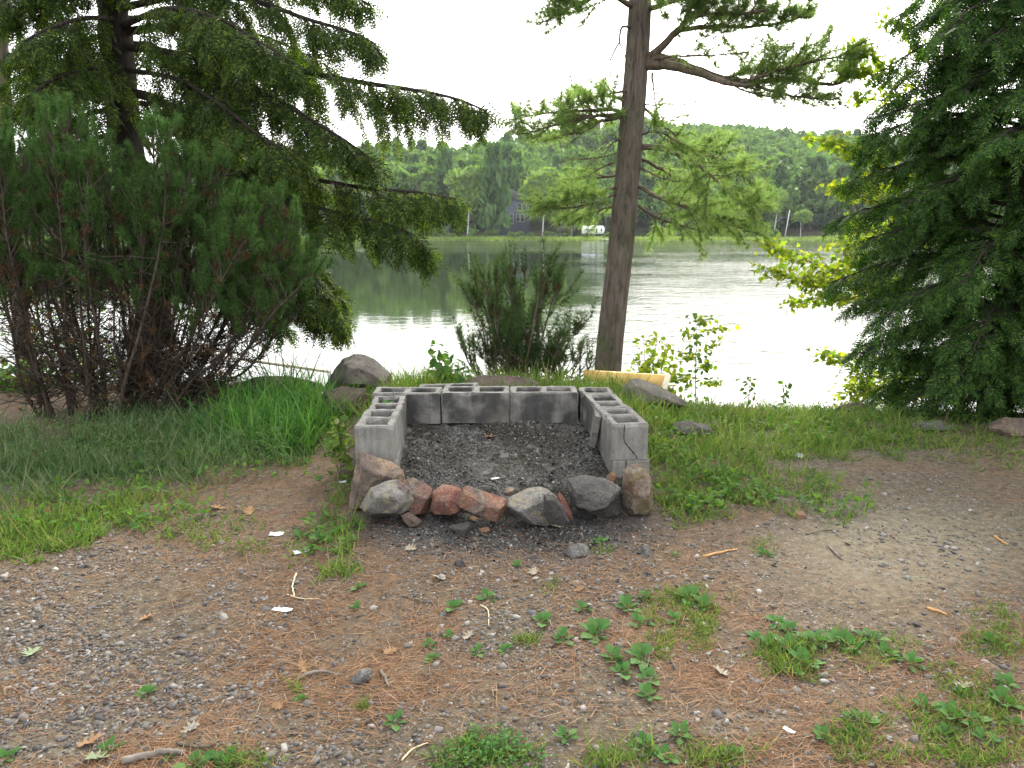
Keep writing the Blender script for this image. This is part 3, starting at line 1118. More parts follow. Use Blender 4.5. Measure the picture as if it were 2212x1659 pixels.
# dock
mb = MB()
xa, xb = fx(1284, 219), fx(1312, 219)
mb.beam((xa, 219.5, WATER_Z + .5), (xb, 217, WATER_Z + .35), 1.6, .14)
for t in (.1, .5, .9):
    mb.tube(np.array([[xa + (xb - xa) * t, 218.6 - 2.4 * t, WATER_Z - .8], [xa + (xb - xa) * t, 218.6 - 2.4 * t, WATER_Z + .9]]), .07, 6)
tag(mb.build("dock", MAT['dockgrey']), "pale grey floating dock at the shore below the white camper", "dock")
# bare white pole
mb = MB()
Yp = 233.
mb.tube(np.array([[fx(1697, Yp), Yp, float(hill(np.array(fx(1697, Yp)), np.array(Yp)))], [fx(1703, Yp), Yp, ZC + (YH - 456) / FPX * Yp]]), [.2, .12], 8)
tag(mb.build("bare_pole", MAT['pole']), "bare white leaning pole on the far shore beside the small pale tree", "pole")

# ------------------------------------------------------------------ hearth of concrete blocks
def rounded(x0, y0, x1, y1, r, n=4):
    pts = []
    for cx_, cy_, a0 in ((x1 - r, y1 - r, 0), (x0 + r, y1 - r, 90), (x0 + r, y0 + r, 180), (x1 - r, y0 + r, 270)):
        for k in range(n + 1):
            a = math.radians(a0 + 90 * k / n)
            pts.append((cx_ + r * math.cos(a), cy_ + r * math.sin(a)))
    return pts


def resample(pts, step):
    out = []
    for a, b in zip(pts, pts[1:] + pts[:1]):
        d = math.dist(a, b)
        k = max(1, int(d / step))
        out += [(a[0] + (b[0] - a[0]) * i / k, a[1] + (b[1] - a[1]) * i / k) for i in range(k)]
    return out


def block_mesh(name, L=.40, Wd=.195, Hh=.19, cores=2, seed=0, open_end=False):
    r = random.Random(seed)
    bm = bmesh.new()
    outer = resample(rounded(-L / 2, -Wd / 2, L / 2, Wd / 2, .006, 2), .018)
    holes = []
    web = .032
    cw = (L - web * (cores + 1)) / cores
    for c in range(cores):
        x0 = -L / 2 + web + c * (cw + web)
        holes.append(resample(rounded(x0, -Wd / 2 + .034, x0 + cw, Wd / 2 - .034, .022, 4), .025))
    loops = [outer] + holes
    zs = [0, Hh * .3, Hh * .65, Hh - .006, Hh]
    rings = []
    for li, lp in enumerate(loops):
        rows = []
        off = [(r.uniform(-.0012, .0012), r.uniform(-.0012, .0012)) for _ in lp]
        chips = [max(0, r.gauss(-.001, .01)) for _ in lp]
        chips = [(chips[i - 1] + chips[i] + chips[(i + 1) % len(lp)]) / 2 for i in range(len(lp))]
        for zi, z in enumerate(zs):
            row = []
            for i, (x, y) in enumerate(lp):
                cx_, cy_ = (0, 0) if li == 0 else (-L / 2 + web + cw / 2 + (li - 1) * (cw + web), 0)
                sgn = -1 if li == 0 else 1
                dx, dy = x - cx_, y - cy_
                d = math.hypot(dx, dy) + 1e-6
                ins = 0
                zz = z
                if zi == 4:
                    ins = .004 + chips[i] * .8
                if zi == 3:
                    zz = z - chips[i]
                if li:
                    ins -= .006 * (z / Hh)          # the cores taper
                row.append(bm.verts.new((x + off[i][0] + sgn * ins * dx / d, y + off[i][1] + sgn * ins * dy / d, zz + (r.uniform(-.0008, .0008) if zi == 4 else 0))))
            rows.append(row)
        rings.append(rows)
        n = len(lp)
        for a, b in zip(rows, rows[1:]):
            for i in range(n):
                q = (a[i], a[(i + 1) % n], b[(i + 1) % n], b[i])
                bm.faces.new(q if li == 0 else q[::-1])
    for zi in (0, 4):
        ed = []
        for rows in rings:
            row = rows[zi]
            for i in range(len(row)):
                e = bm.edges.get((row[i], row[(i + 1) % len(row)]))
                ed.append(e)
        bmesh.ops.triangle_fill(bm, use_beauty=True, use_dissolve=False, edges=ed)
    bmesh.ops.recalc_face_normals(bm, faces=bm.faces[:])
    m = bpy.data.meshes.new(name)
    bm.to_mesh(m)
    bm.free()
    m.materials.append(MAT['conc'])
    return m


BK = [block_mesh("concrete_block", seed=s) for s in range(4)]
BH = block_mesh("concrete_block", L=.205, Wd=.2, cores=1, seed=9)
TOP = .187
for k, (m, x, y, z, yaw, tx, ty, lab) in enumerate([
    (BK[0], -.70, 3.768, TOP + .012, 93, 0, 1.0, "grey concrete block capping the front end of the fire pit's left wall"),
    (BK[1], -.725, 4.185, TOP - .012, 93.5, 0, -.6, "grey concrete block with a dark wire on it, middle of the left wall"),
    (BK[2], -.648, 4.492, TOP, 1, 0, .4, "grey concrete block at the left corner of the pit's back wall"),
    (BK[3], -.224, 4.495, TOP + .004, .5, .5, 0, "sooty concrete block in the back wall, directly right of the left corner block"),
    (BK[0], .196, 4.492, TOP + .005, .8, 0, -.3, "darkly scorched concrete block in the back wall, beside the half block"),
    (BH, .52, 4.50, TOP - .003, 2, 0, 0, "short single-core half block at the right corner of the back wall"),
    (BK[2], .548, 4.185, TOP, 95.5, .6, 0, "concrete block in the right wall behind the cracked front block"),
    (BK[1], .588, 3.868, TOP + .002, 95, 0, 0, "cracked grey concrete block capping the front end of the right wall"),
    (BK[3], .600, 3.868, -.004, 95, 0, 0, "darker concrete block at the base of the right wall, under the cracked one"),
    (BK[0], .560, 4.272, -.006, 95, 0, 0, "ash covered base block of the right wall, behind the darker base block"),
    (BK[2], -.70, 3.775, -.004, 93, 0, 0, "base block of the left wall, half hidden by the big tan rock"),
    (BK[1], -.72, 4.185, -.012, 93, 0, 0, "grass fringed base block of the left wall beside the tall grass"),
    (BK[3], -.42, 4.78, TOP - .04, -4, 3, -2.6, "loose tilted concrete block lying behind the back wall"),
]):
    o = link("concrete_block", m, None, (x, y, z))
    o.rotation_euler = (math.radians(tx), math.radians(ty), math.radians(yaw))
    if k in (2, 3, 4):
        o.scale.x = 1.037
    tag(o, lab, "block", "concrete blocks of the fire pit")
    if k == 7:
        mb = MB()
        p = np.array([[-.2025, .03, .187], [-.2025, .028, .12], [-.2025, .02, .09], [-.2025, -.005, .06], [-.2025, -.03, .025], [-.2025, -.045, .004]])
        mb.tube(spline(p + np.random.default_rng(2).normal(size=p.shape) * [0, .002, .001], 24), np.random.default_rng(4).uniform(.0008, .003, 24), 5)
        c = mb.build("crack", MAT['crack'])
        c.parent = o
    if k == 8:
        mb = MB()
        p = np.array([[-.2025, .028, .188], [-.2025, .03, .14], [-.2025, .05, .08], [-.2025, .045, .02]])
        mb.tube(spline(p, 16), np.random.default_rng(4).uniform(.001, .0035, 16), 5)
        c = mb.build("crack", MAT['crack'])
        c.parent = o

# broken face shell leaning into the pit
bm = bmesh.new()
outl = [(-.1, .20), (.09, .195), (.075, .15), (.08, .1), (.055, .05), (.03, .0), (-.02, .03), (-.07, .07), (-.1, .13)]
outl = resample(outl, .02)
r = random.Random(3)
A = [bm.verts.new((x + r.uniform(-.003, .003), -.016, z + r.uniform(-.003, .003))) for x, z in outl]
B = [bm.verts.new((x + r.uniform(-.003, .003), .016, z + r.uniform(-.003, .003))) for x, z in outl]
bm.faces.new(A)
bm.faces.new(B[::-1])
for i in range(len(A)):
    bm.faces.new((A[i], B[i], B[(i + 1) % len(A)], A[(i + 1) % len(A)]))
bmesh.ops.recalc_face_normals(bm, faces=bm.faces[:])
m = bpy.data.meshes.new("concrete_shard")
bm.to_mesh(m)
bm.free()
m.materials.append(MAT['conc'])
o = link("concrete_shard", m, None, (.447, 3.985, .168))
o.rotation_euler = (math.radians(-8), 0, math.radians(-94))
tag(o, "broken concrete slab leaning out of the right wall into the pit", "concrete shard")

# thin dark wire lying across the left wall's cores
mb = MB()
mb.tube(spline([P(850, 846, 4.36), P(851, 866, 4.25), P(848, 876, 4.18), P(850, 892, 4.06), P(849, 902, 3.99)], 20), .0028, 5)
tag(mb.build("wire", MAT['crack']), "thin dark wire lying across the middle block of the left wall", "wire")
mb = MB()
LEAF = leaf_t()
p0 = P(834, 878, 4.22)
d = nrm(np.array([[.8, -.3, .3], [-.7, -.4, .35], [.2, -.8, .5], [-.2, .6, .6], [.6, .5, .5]]))
mb.inst(*LEAF, frames(d, np.tile([0, 0, 1.], (5, 1)), .05, .055, .05), np.tile(p0, (5, 1)))
tag(mb.build("seedling", MAT['weed']), "tiny green seedling sprouting in the left wall's middle block core", "seedling")

# ash bed
xs = np.linspace(-.66, .56, 150)
ys = np.linspace(3.3, 4.42, 140)
gx, gy = np.meshgrid(xs, ys)
t = np.clip((gy - 3.4) / .95, 0, 1)
az = .05 + .13 * t ** .8 + .035 * (fbm(gx * 5, gy * 5, 41) - .5) + .045 * (fbm(gx * 22, gy * 22, 43, 4) - .5)
az -= .06 * np.clip((3.5 - gy) / .15, 0, 1.3)
az += .035 * np.exp(-((gx - .02) ** 2 / .05 + (gy - 4.3) ** 2 / .012))
nx, ny = len(xs), len(ys)


def ash_z(x, y):
    i = np.clip(np.round((x - xs[0]) / (xs[1] - xs[0])).astype(int), 0, nx - 1)
    j = np.clip(np.round((y - ys[0]) / (ys[1] - ys[0])).astype(int), 0, ny - 1)
    return az[j, i]


mb = MB()
i = (np.arange(ny - 1)[:, None] * nx + np.arange(nx - 1)[None]).reshape(-1)
q = np.stack([i, i + 1, i + nx + 1, i + nx], -1)
mb.add(np.stack([gx, gy, az], -1).reshape(-1, 3), np.concatenate([q[:, [0, 1, 2]], q[:, [0, 2, 3]]]))
tag(mb.build("ash", MAT['ash'], None, True), "bed of grey ash filling the fire pit", "ash", kind="stuff")
g = np.random.default_rng(51)


def scatter_chunks(mb, p, size, g, flat=(.45, .9), tmpl=None):
    n = len(p)
    V, F = tmpl or ICO[1]
    for k in range(6):
        s = slice(k, n, 6)
        m = len(p[s])
        Vk = V * (1 + .28 * g.normal(size=(len(V), 1)))
        a = g.uniform(0, 6.28, m)
        sx, sy, sz = size[s] * g.uniform(.7, 1.3, m), size[s] * g.uniform(.6, 1.1, m), size[s] * g.uniform(*flat, m)
        M = np.zeros((m, 3, 3))
        M[:, 0, 0], M[:, 0, 1], M[:, 1, 0], M[:, 1, 1], M[:, 2, 2] = np.cos(a) * sx, -np.sin(a) * sy, np.sin(a) * sx, np.cos(a) * sy, sz
        tl = g.normal(size=(m, 2)) * .25
        M[:, 2, 0] = tl[:, 0] * sx
        M[:, 2, 1] = tl[:, 1] * sy
        mb.inst(Vk, F, M, p[s])


mb = MB()
n = 11000
x, y = g.uniform(-.6, .48, n), g.uniform(3.34, 4.36, n)
keep = fbm(x * 6, y * 6, 61) > .36
x, y = x[keep], y[keep]
scatter_chunks(mb, np.stack([x, y, ash_z(x, y) + .002], -1), np.clip(g.lognormal(-5.95, .55, len(x)), .0012, .011), g)
# charred bits that spilled in front of the stones
n = 2600
x, y = g.normal(-.03, .4, n), 3.12 + g.normal(size=n) * .12
scatter_chunks(mb, np.stack([x, y, H(x, y) + .002], -1), np.clip(g.lognormal(-5.7, .45, n), .0015, .012), g)
tag(mb.build("charcoal_bits", MAT['ashbits'], None, False), "loose charcoal and ash crumbs in and before the fire pit", "charcoal crumbs", kind="stuff")


# ------------------------------------------------------------------ rocks
def rock(poly, Y, thick, seed, mat, label, cat="rock", sub=5, name="rock", group=None, rough=.05, tilt=(.22, .6)):
    r = random.Random(seed)
    poly = [tuple(map(float, p)) for p in poly]
    if Y is None:
        q = GT(np.array([np.mean([p[0] for p in poly])]), np.array([max(p[1] for p in poly) - 5.]))[0]
        Y = q[1] + thick * .15
    w = np.array([P(x, y, Y) for x, y in poly])
    c = w.mean(0)
    q = w - c
    x, z = q[:, 0], q[:, 2]
    ar = .5 * np.sum(x * np.roll(z, -1) - np.roll(x, -1) * z)
    if ar < 0:
        x, z = x[::-1], z[::-1]
    planes = []
    for i in range(len(x)):
        j = (i + 1) % len(x)
        nx_, nz_ = z[j] - z[i], -(x[j] - x[i])
        l = math.hypot(nx_, nz_)
        if l < 1e-6:
            continue
        nx_, nz_ = nx_ / l, nz_ / l
        d = nx_ * x[i] + nz_ * z[i]
        for sg in (-1, 1):
            a = r.uniform(*tilt) * sg
            planes.append((np.array([nx_, a, nz_]), d))
    for sg in (-1, 1):
        for k in range(3):
            v = np.array([r.uniform(-.35, .35), sg, r.uniform(-.3, .45)])
            planes.append((v, thick / 2 * r.uniform(.75, 1.0)))
    D, T = ICO[sub]
    rad = np.full(len(D), 9.0)
    for v, d in planes:
        dn = D @ v
        rad = np.where(dn > 1e-4, np.minimum(rad, d / np.maximum(dn, 1e-4)), rad)
    V = D * rad[:, None]
    s = float(np.ptp(q[:, 0]) + np.ptp(q[:, 2])) / 2
    o3 = Vector((seed * 3.7, seed * 1.3, 0))
    sc = 2.6 / s
    disp = np.array([mnoise.fractal(Vector(v) * sc + o3, .8, 2.1, 4) for v in V])
    fine = np.array([mnoise.noise(Vector(v) * sc * 7 + o3) for v in V])
    V = V * (1 + rough * 1.3 * disp + rough * .35 * fine)[:, None]
    me = make_mesh(name, V, T, ROCK[mat], True)
    me.set_sharp_from_angle(angle=math.radians(24))
    o = link(name, me, None, c)
    return tag(o, label, cat, group)


GR = "stones across the front of the fire pit"
rock([(755, 1095), (759, 1045), (774, 972), (786, 962), (814, 970), (852, 1000), (870, 1006), (878, 1044), (868, 1100)], 3.5, .28, 1, 'tan',
     "large tan and purple angular rock leaning on the left wall's front end", group=GR)
rock([(775, 1096), (800, 1052), (830, 1040), (862, 1038), (886, 1056), (894, 1080), (884, 1102), (850, 1117), (800, 1118)], 3.31, .26, 2, 'lichen',
     "grey rock with pale lichen and a reddish underside, leftmost in the front row", group=GR)
rock([(868, 1040), (890, 1032), (916, 1042), (934, 1056), (938, 1078), (924, 1110), (890, 1114), (870, 1096)], 3.40, .22, 3, 'slate',
     "flat reddish tan slab wedged right of the lichen covered rock", group=GR)
rock([(930, 1102), (934, 1060), (950, 1049), (984, 1049), (1006, 1062), (1008, 1098), (985, 1110), (940, 1109)], 3.36, .2, 4, 'red',
     "dark red shiny stone behind the end of the tilted red slab", group=GR)
rock([(984, 1090), (1000, 1051), (1012, 1050), (1064, 1066), (1098, 1078), (1094, 1098), (1078, 1130), (1062, 1128), (1006, 1104)], 3.28, .2, 5, 'slate',
     "tilted red and grey slab in the middle of the front row", group=GR)
rock([(1086, 1088), (1106, 1070), (1140, 1056), (1166, 1050), (1184, 1056), (1212, 1080), (1208, 1120), (1170, 1136), (1138, 1132), (1104, 1108)], 3.31, .26, 6, 'speck',
     "grey rock speckled white with a crimson patch, right of centre", group=GR)
rock([(1172, 1104), (1175, 1068), (1196, 1070), (1216, 1090), (1232, 1128), (1216, 1136), (1184, 1130)], 3.16, .1, 7, 'dark',
     "dark upright slate propped against the speckled rock", group=GR)
rock([(1200, 1080), (1208, 1062), (1220, 1076), (1236, 1108), (1236, 1122), (1220, 1126)], 3.28, .12, 8, 'red',
     "narrow reddish stone between the dark slate and the sooty rock", group=GR)
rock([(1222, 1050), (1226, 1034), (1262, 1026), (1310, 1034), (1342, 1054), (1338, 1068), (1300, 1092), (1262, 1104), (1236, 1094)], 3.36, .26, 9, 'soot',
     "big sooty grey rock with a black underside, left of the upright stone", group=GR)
rock([(1246, 1092), (1330, 1080), (1345, 1108), (1300, 1122), (1240, 1120)], 3.40, .16, 19, 'dark',
     "dark buried stone carrying the big sooty rock", group=GR)
rock([(1344, 1060), (1346, 1018), (1360, 1006), (1384, 1003), (1402, 1022), (1411, 1054), (1410, 1098), (1396, 1116), (1360, 1112), (1346, 1090)], 3.42, .22, 10, 'rust',
     "upright rusty speckled boulder at the right end of the front row", group=GR)
rock([(864, 1112), (884, 1106), (912, 1124), (908, 1138), (888, 1142), (876, 1130)], None, .1, 11, 'brown',
     "small flat brown stone lying below the lichen covered rock", group=GR, sub=4)
rock([(968, 1136), (1014, 1126), (1019, 1140), (1012, 1160), (990, 1156)], None, .12, 12, 'dark',
     "flat grey stone half sunk in the charred ground before the red slab", sub=4)
rock([(1030, 1142), (1056, 1138), (1062, 1148), (1040, 1154)], None, .06, 22, 'brick',
     "orange stone chip beside the flat grey stone in the charred ground", sub=4)
rock([(1088, 1062), (1100, 1051), (1112, 1056), (1110, 1070), (1092, 1072)], 3.42, .08, 13, 'tan', "small tan stone peeping between the tilted slab and speckled rock", sub=4, group=GR)
rock([(1308, 1030), (1322, 1018), (1334, 1026), (1332, 1042), (1312, 1044)], 3.5, .08, 14, 'brick', "small orange stone wedged under the right wall's front end", sub=4, group=GR)
rock([(1215, 1196), (1226, 1178), (1250, 1174), (1272, 1184), (1276, 1200), (1250, 1208)], None, .16, 15, 'grey', "rounded grey speckled stone half buried in front of the pit", sub=4)
rock([(1216, 1212), (1270, 1204), (1286, 1216), (1240, 1226)], None, .14, 25, 'brown', "flat reddish stone set in the soil below the rounded grey stone", sub=4)
rock([(1376, 1196), (1390, 1178), (1402, 1176), (1408, 1196), (1390, 1202)], None, .1, 16, 'grey', "pale pointed stone in the soil right of the rounded grey one", sub=4)
rock([(978, 1224), (984, 1210), (1000, 1210), (1008, 1222), (996, 1230)], None, .07, 17, 'charcoal', "black lump of charcoal on the gravel before the pit", "charcoal", 4, "charcoal_lump")
rock([(700, 850), (712, 808), (738, 776), (764, 765), (790, 768), (818, 782), (846, 806), (850, 850)], 5.75, .5, 18, 'boulder', "big grey boulder with a pale weathered top behind the tall grass", "boulder")
rock([(690, 905), (700, 846), (740, 834), (790, 840), (800, 900)], 5.25, .4, 20, 'brown', "dark reddish brown boulder below the big grey boulder", "boulder")
rock([(490, 850), (520, 822), (560, 812), (620, 812), (690, 826), (720, 850)], 6.2, .5, 21, 'brown', "long flat brown rock at the bank edge behind the tall grass", sub=4)
rock([(960, 850), (985, 822), (1040, 810), (1120, 812), (1165, 822), (1180, 850)], 5.5, .4, 23, 'brown', "flat brown rock in the grass behind the back wall", sub=4)
rock([(1330, 880), (1342, 838), (1362, 818), (1388, 816), (1420, 832), (1470, 850), (1490, 880)], 5.35, .45, 24, 'boulder', "grey weathered rock beside the yellow lumber", "boulder")
rock([(1430, 940), (1450, 914), (1490, 908), (1530, 918), (1545, 935), (1530, 950)], None, .25, 26, 'dark', "dark flat rock with lichen in the grass right of the pit", sub=4)
rock([(1795, 892), (1815, 874), (1850, 868), (1890, 880), (1900, 894)], None, .3, 27, 'brown', "low brown rock in the grass below the dark hemlock", sub=4)
rock([(1955, 930), (1980, 912), (2030, 908), (2066, 922), (2060, 934)], None, .3, 28, 'grey', "low flat grey rock in the grass at the right", sub=4)
rock([(1710, 1116), (1718, 1104), (1736, 1104), (1744, 1114), (1730, 1122)], None, .06, 29, 'brick', "small orange brown stone lying alone on the right gravel", sub=4)
rock([(755, 1470), (775, 1448), (800, 1444), (806, 1458), (785, 1478), (765, 1480)], None, .07, 30, 'grey', "flat grey stone lying in the needles at lower centre", sub=4)
rock([(2130, 925), (2170, 900), (2230, 905), (2240, 935), (2150, 945)], None, .3, 32, 'tan', "low tan rock at the right edge below the hemlock", sub=4)


# ------------------------------------------------------------------ plants near the camera
def frond_t(pairs=8, spread=58, seed=0):
    """flat hemlock spray of unit length along +Y"""
    r = random.Random(seed)
    b = MB()

    def z(y):
        return -.28 * y * y

    def dia(p, ang, L, w, tip):
        c, s_ = math.cos(ang), math.sin(ang)
        V = []
        for (x, y) in ((0, 0), (.5 * w, .4 * L), (0, L), (-.5 * w, .4 * L)):
            X, Y = p[0] + x * c + y * s_, p[1] - x * s_ + y * c
            V.append([X, Y, z(Y) - .25 * abs(X)])
        b.add(V, DIAM[1])
    for k in range(5):
        dia((0, k * .2), 0, .27, .055, 0)
    for k in range(pairs):
        t = .06 + .88 * k / (pairs - 1)
        for sg in (-1, 1):
            L = (.36 * (1 - t) ** .7 + .1) * r.uniform(.75, 1.15)
            a = sg * math.radians(spread + r.uniform(-9, 9))
            dia((0, t), a, L * .62, .075, 0)
            dia((math.sin(a) * L * .5, t + math.cos(a) * L * .5), a * r.uniform(.75, 1), L * .55, .06, 0)
    return np.concatenate(b.v), np.concatenate(b.f)


FR = [frond_t(8, 58, s) for s in range(3)]


def hemlock_limb(wood, fol, pts, r0, g, t0=.12, step=.045, slen=(.35, .75), droop=.9, flen=(.13, .26), ups=0., n=None, dense=1.0, tipf=.25):
    """pts: world polyline; side branchlets droop from it and carry flat sprays"""
    pts = np.asarray(pts, float)
    L = np.linalg.norm(np.diff(pts, axis=0), axis=1).sum()
    path = spline(pts, max(10, int(L / .08)))
    m = len(path)
    wood.tube(path, np.linspace(r0, max(.003, r0 * .18), m), 6)
    tang = nrm(np.gradient(path, axis=0))
    ns = int(L * (1 - t0) / step * dense)
    B, Dd, Nn, Ln = [], [], [], []
    for k in range(ns):
        t = t0 + (1 - t0) * (k + g.uniform()) / ns
        i = min(m - 1, int(t * (m - 1)))
        p, tg = path[i], tang[i]
        side = np.cross(tg, [0, 0, 1.])
        side /= np.linalg.norm(side) + 1e-9
        sg = 1 if k % 2 else -1
        taper = 1 - (1 - tipf) * max(0, (t - .35) / .65)
        sl = g.uniform(slen[0] * .6, slen[1] * 1.15) * taper
        d = nrm(tg * g.uniform(.5, .9) + side * sg * g.uniform(.35, 1.) + np.array([0, 0, ups]) + g.normal(size=3) * .12)
        q = [p]
        for s_ in range(6):
            d = nrm(d + np.array([0, 0, -droop * .36 * (s_ + 1) / 3]) + g.normal(size=3) * .05)
            q.append(q[-1] + d * sl / 6)
        q = np.array(q)
        wood.tube(q, np.linspace(.0045, .0015, 7) * (1 + sl), 3, False)
        qd = nrm(np.gradient(q, axis=0))
        nf = max(3, int(sl / .042))
        for f in range(nf):
            u = .1 + .9 * (f + g.uniform()) / nf
            j = min(6, int(u * 6))
            sd_ = nrm(np.cross(qd[j], [0, 0, 1.]) + 1e-6)
            w = 1 if f % 2 else -1
            dd = nrm(qd[j] * .75 + sd_ * w * g.uniform(.2, .9) + np.array([0, 0, -.25 * droop]) + g.normal(size=3) * .12) if f < nf - 1 else qd[6]
            B.append(q[j] + (q[min(6, j + 1)] - q[j]) * (u * 6 - j))
            Dd.append(dd)
            Nn.append(nrm(np.array([0, 0, 1.]) + .45 * g.normal(size=3)))
            Ln.append(g.uniform(*flen) * (1.1 - .35 * u))
    if B:
        B, Dd, Nn, Ln = map(np.array, (B, Dd, Nn, Ln))
        for k in range(3):
            T, F = FR[k]
            s = slice(k, None, 3)
            fol.inst(T, F, frames(Dd[s], Nn[s], Ln[s], Ln[s], Ln[s]), B[s])


def tufts(fol, pos, dirs, length, nn, spread, width, g):
    n = len(pos)
    pos = np.repeat(pos, nn, 0)
    d = np.repeat(dirs, nn, 0)
    d = nrm(d * g.uniform(spread[0], spread[1], len(d))[:, None] + rdir(len(d), g))
    L = length * g.uniform(.7, 1.1, len(d))
    fol.inst(*NEEDLE, frames(d, rdir(len(d), g), width, L, 1), pos)


def pine_limb(wood, fol, pts, r0, g, t0=.3, step=.055, slen=(.25, .5), nl=.1, up=.15, nn=16, sparse=1.0, droop=0., hang=0.):
    pts = np.asarray(pts, float)
    L = np.linalg.norm(np.diff(pts, axis=0), axis=1).sum()
    path = spline(pts, max(10, int(L / .07)))
    m = len(path)
    wood.tube(path + g.normal(size=path.shape) * .004, np.linspace(r0, max(.004, r0 * .2), m), 7)
    tang = nrm(np.gradient(path, axis=0))
    ns = int(L * (1 - t0) / step)
    TP, TD = [], []
    for k in range(ns):
        t = t0 + (1 - t0) * (k + g.uniform()) / ns
        i = min(m - 1, int(t * (m - 1)))
        p, tg = path[i], tang[i]
        side = nrm(np.cross(tg, [0, 0, 1.]))
        sl = g.uniform(*slen) * (1.1 - .6 * t)
        d = nrm(tg * g.uniform(.5, 1.0) + side * (1 if k % 2 else -1) * g.uniform(.2, 1.) + np.array([0, 0, up + g.normal() * .38]))
        q = [p]
        for s_ in range(5):
            d = nrm(d + np.array([0, 0, .05 - droop]) + g.normal(size=3) * .1)
            q.append(q[-1] + d * sl / 5)
        q = np.array(q)
        wood.tube(q, np.linspace(.006, .002, 6), 3, False)
        qd = nrm(np.gradient(q, axis=0))
        nt_ = max(2, int(sl / .042))
        for f in range(nt_):
            if g.uniform() > sparse:
                continue
            u = .25 + .75 * (f + 1) / nt_
            j = min(5, int(u * 5))
            TP.append(q[j] + (q[min(5, j + 1)] - q[j]) * (u * 5 - j) + g.normal(size=3) * .008)
            TD.append(nrm(qd[j] + .5 * g.normal(size=3) - np.array([0, 0, hang])))
    if TP:
        tufts(fol, np.array(TP), np.array(TD), nl * 1.15, int(nn * 1.25), (.5, 1.6), .0054, g)


def PP(l):
    """list of (px, py, Y) -> world points"""
    return np.array([P(x, y, Y) for x, y, Y in l])


# ---- the tall white pine
g = np.random.default_rng(101)
YP = 8.0
base = P(1312, 812, YP)
pine = thing("pine_tree", "tall pine with a bare grey-brown trunk standing at the water's edge behind the fire pit", "tree", (base[0], base[1], -1.6))
mb = MB()
tp = PP([(1305, 1000, YP), (1312, 812, YP), (1322, 700, YP), (1338, 560, YP), (1352, 420, YP + .02), (1364, 280, YP + .04), (1374, 150, YP + .05), (1383, 0, YP + .05), (1394, -260, YP + .1), (1420, -1200, YP + .2), (1430, -2600, YP + .2)])
tp = spline(tp, 90)
th = np.linspace(0, 2 * math.pi, 40, endpoint=False)
rad = np.interp(tp[:, 2], [-1.5, -.2, .6, 1.6, 2.6, 3.6, 8, 14], [.172, .15, .139, .132, .125, .115, .085, .02])
ridge = np.zeros((len(tp), 40))
zz = tp[:, 2][:, None] * np.ones((1, 40))
aa = th[None] * np.ones((len(tp), 1))
ridge = .55 * (vn(aa * 6.4 + .7 * vn(aa * 2, zz * 3, 4), zz * 2.2, 61) - .5) + .3 * (vn(aa * 12, zz * 5, 62) - .5)
rr = rad[:, None] * (1 + .085 * ridge)
Vt = np.stack([tp[:, 0][:, None] + rr * np.cos(aa), tp[:, 1][:, None] + rr * np.sin(aa), zz], -1).reshape(-1, 3)
i = np.arange(len(tp) - 1)[:, None] * 40
j = np.arange(40)[None]
q = np.stack([i + j, i + (j + 1) % 40, i + 40 + (j + 1) % 40, i + 40 + j], -1).reshape(-1, 4)
mb.add(Vt, np.concatenate([q[:, [0, 1, 2]], q[:, [0, 2, 3]]]))
mb.build("trunk", MAT['barkpine'], pine, True)
wood, fol = MB(), MB()
L_ = lambda pts, r0, **k: pine_limb(wood, fol, PP(pts), r0, g, **k)
# right side, upper
L_([(1398, 128, 8.0), (1440, 92, 7.9), (1470, 60, 7.8), (1500, 36, 7.7), (1590, 30, 7.5), (1660, 22, 7.4)], .045, t0=.25, step=.03, slen=(.3, .6), nn=22)
L_([(1462, 66, 7.8), (1530, 58, 7.7), (1620, 58, 7.6), (1690, 48, 7.5), (1745, 34, 7.4)], .026, t0=.1, step=.026, slen=(.25, .5), nn=24)
L_([(1480, 45, 7.8), (1500, -5, 7.7), (1560, -40, 7.6), (1640, -50, 7.6)], .024, t0=.1, step=.03, slen=(.35, .6), nn=24)
L_([(1400, 20, 8.0), (1450, 5, 7.8), (1520, -15, 7.7), (1590, -10, 7.6), (1680, -10, 7.5)], .03, t0=.1, step=.026, slen=(.35, .65), nn=24)
L_([(1395, 140, 8.0), (1450, 142, 7.8), (1520, 162, 7.6), (1580, 182, 7.4), (1640, 184, 7.3)], .058, t0=.85, slen=(.2, .3), nn=8)
L_([(1395, 128, 8.0), (1440, 126, 7.95), (1500, 148, 7.85), (1560, 168, 7.7), (1640, 176, 7.5), (1720, 172, 7.4), (1800, 182, 7.3), (1848, 160, 7.2)], .05, t0=.42, step=.03, slen=(.32, .6), nn=20, up=.4)
L_([(1600, 178, 7.4), (1660, 160, 7.2), (1740, 135, 7.0), (1800, 125, 6.9), (1850, 130, 6.9)], .02, t0=.05, step=.032, slen=(.28, .5), nn=20, up=.2)
L_([(1620, 182, 7.4), (1680, 200, 7.3), (1750, 212, 7.2), (1810, 215, 7.1)], .016, t0=.05, step=.03, slen=(.2, .4), nn=22)
L_([(1560, 168, 7.6), (1600, 192, 7.5), (1640, 206, 7.4), (1690, 214, 7.3)], .012, t0=.1, slen=(.2, .35), nn=16)
L_([(1410, 130, 8.0), (1450, 122, 7.6), (1540, 118, 7.4), (1620, 112, 7.3)], .014, t0=.3, slen=(.2, .35), nn=12, sparse=.6)
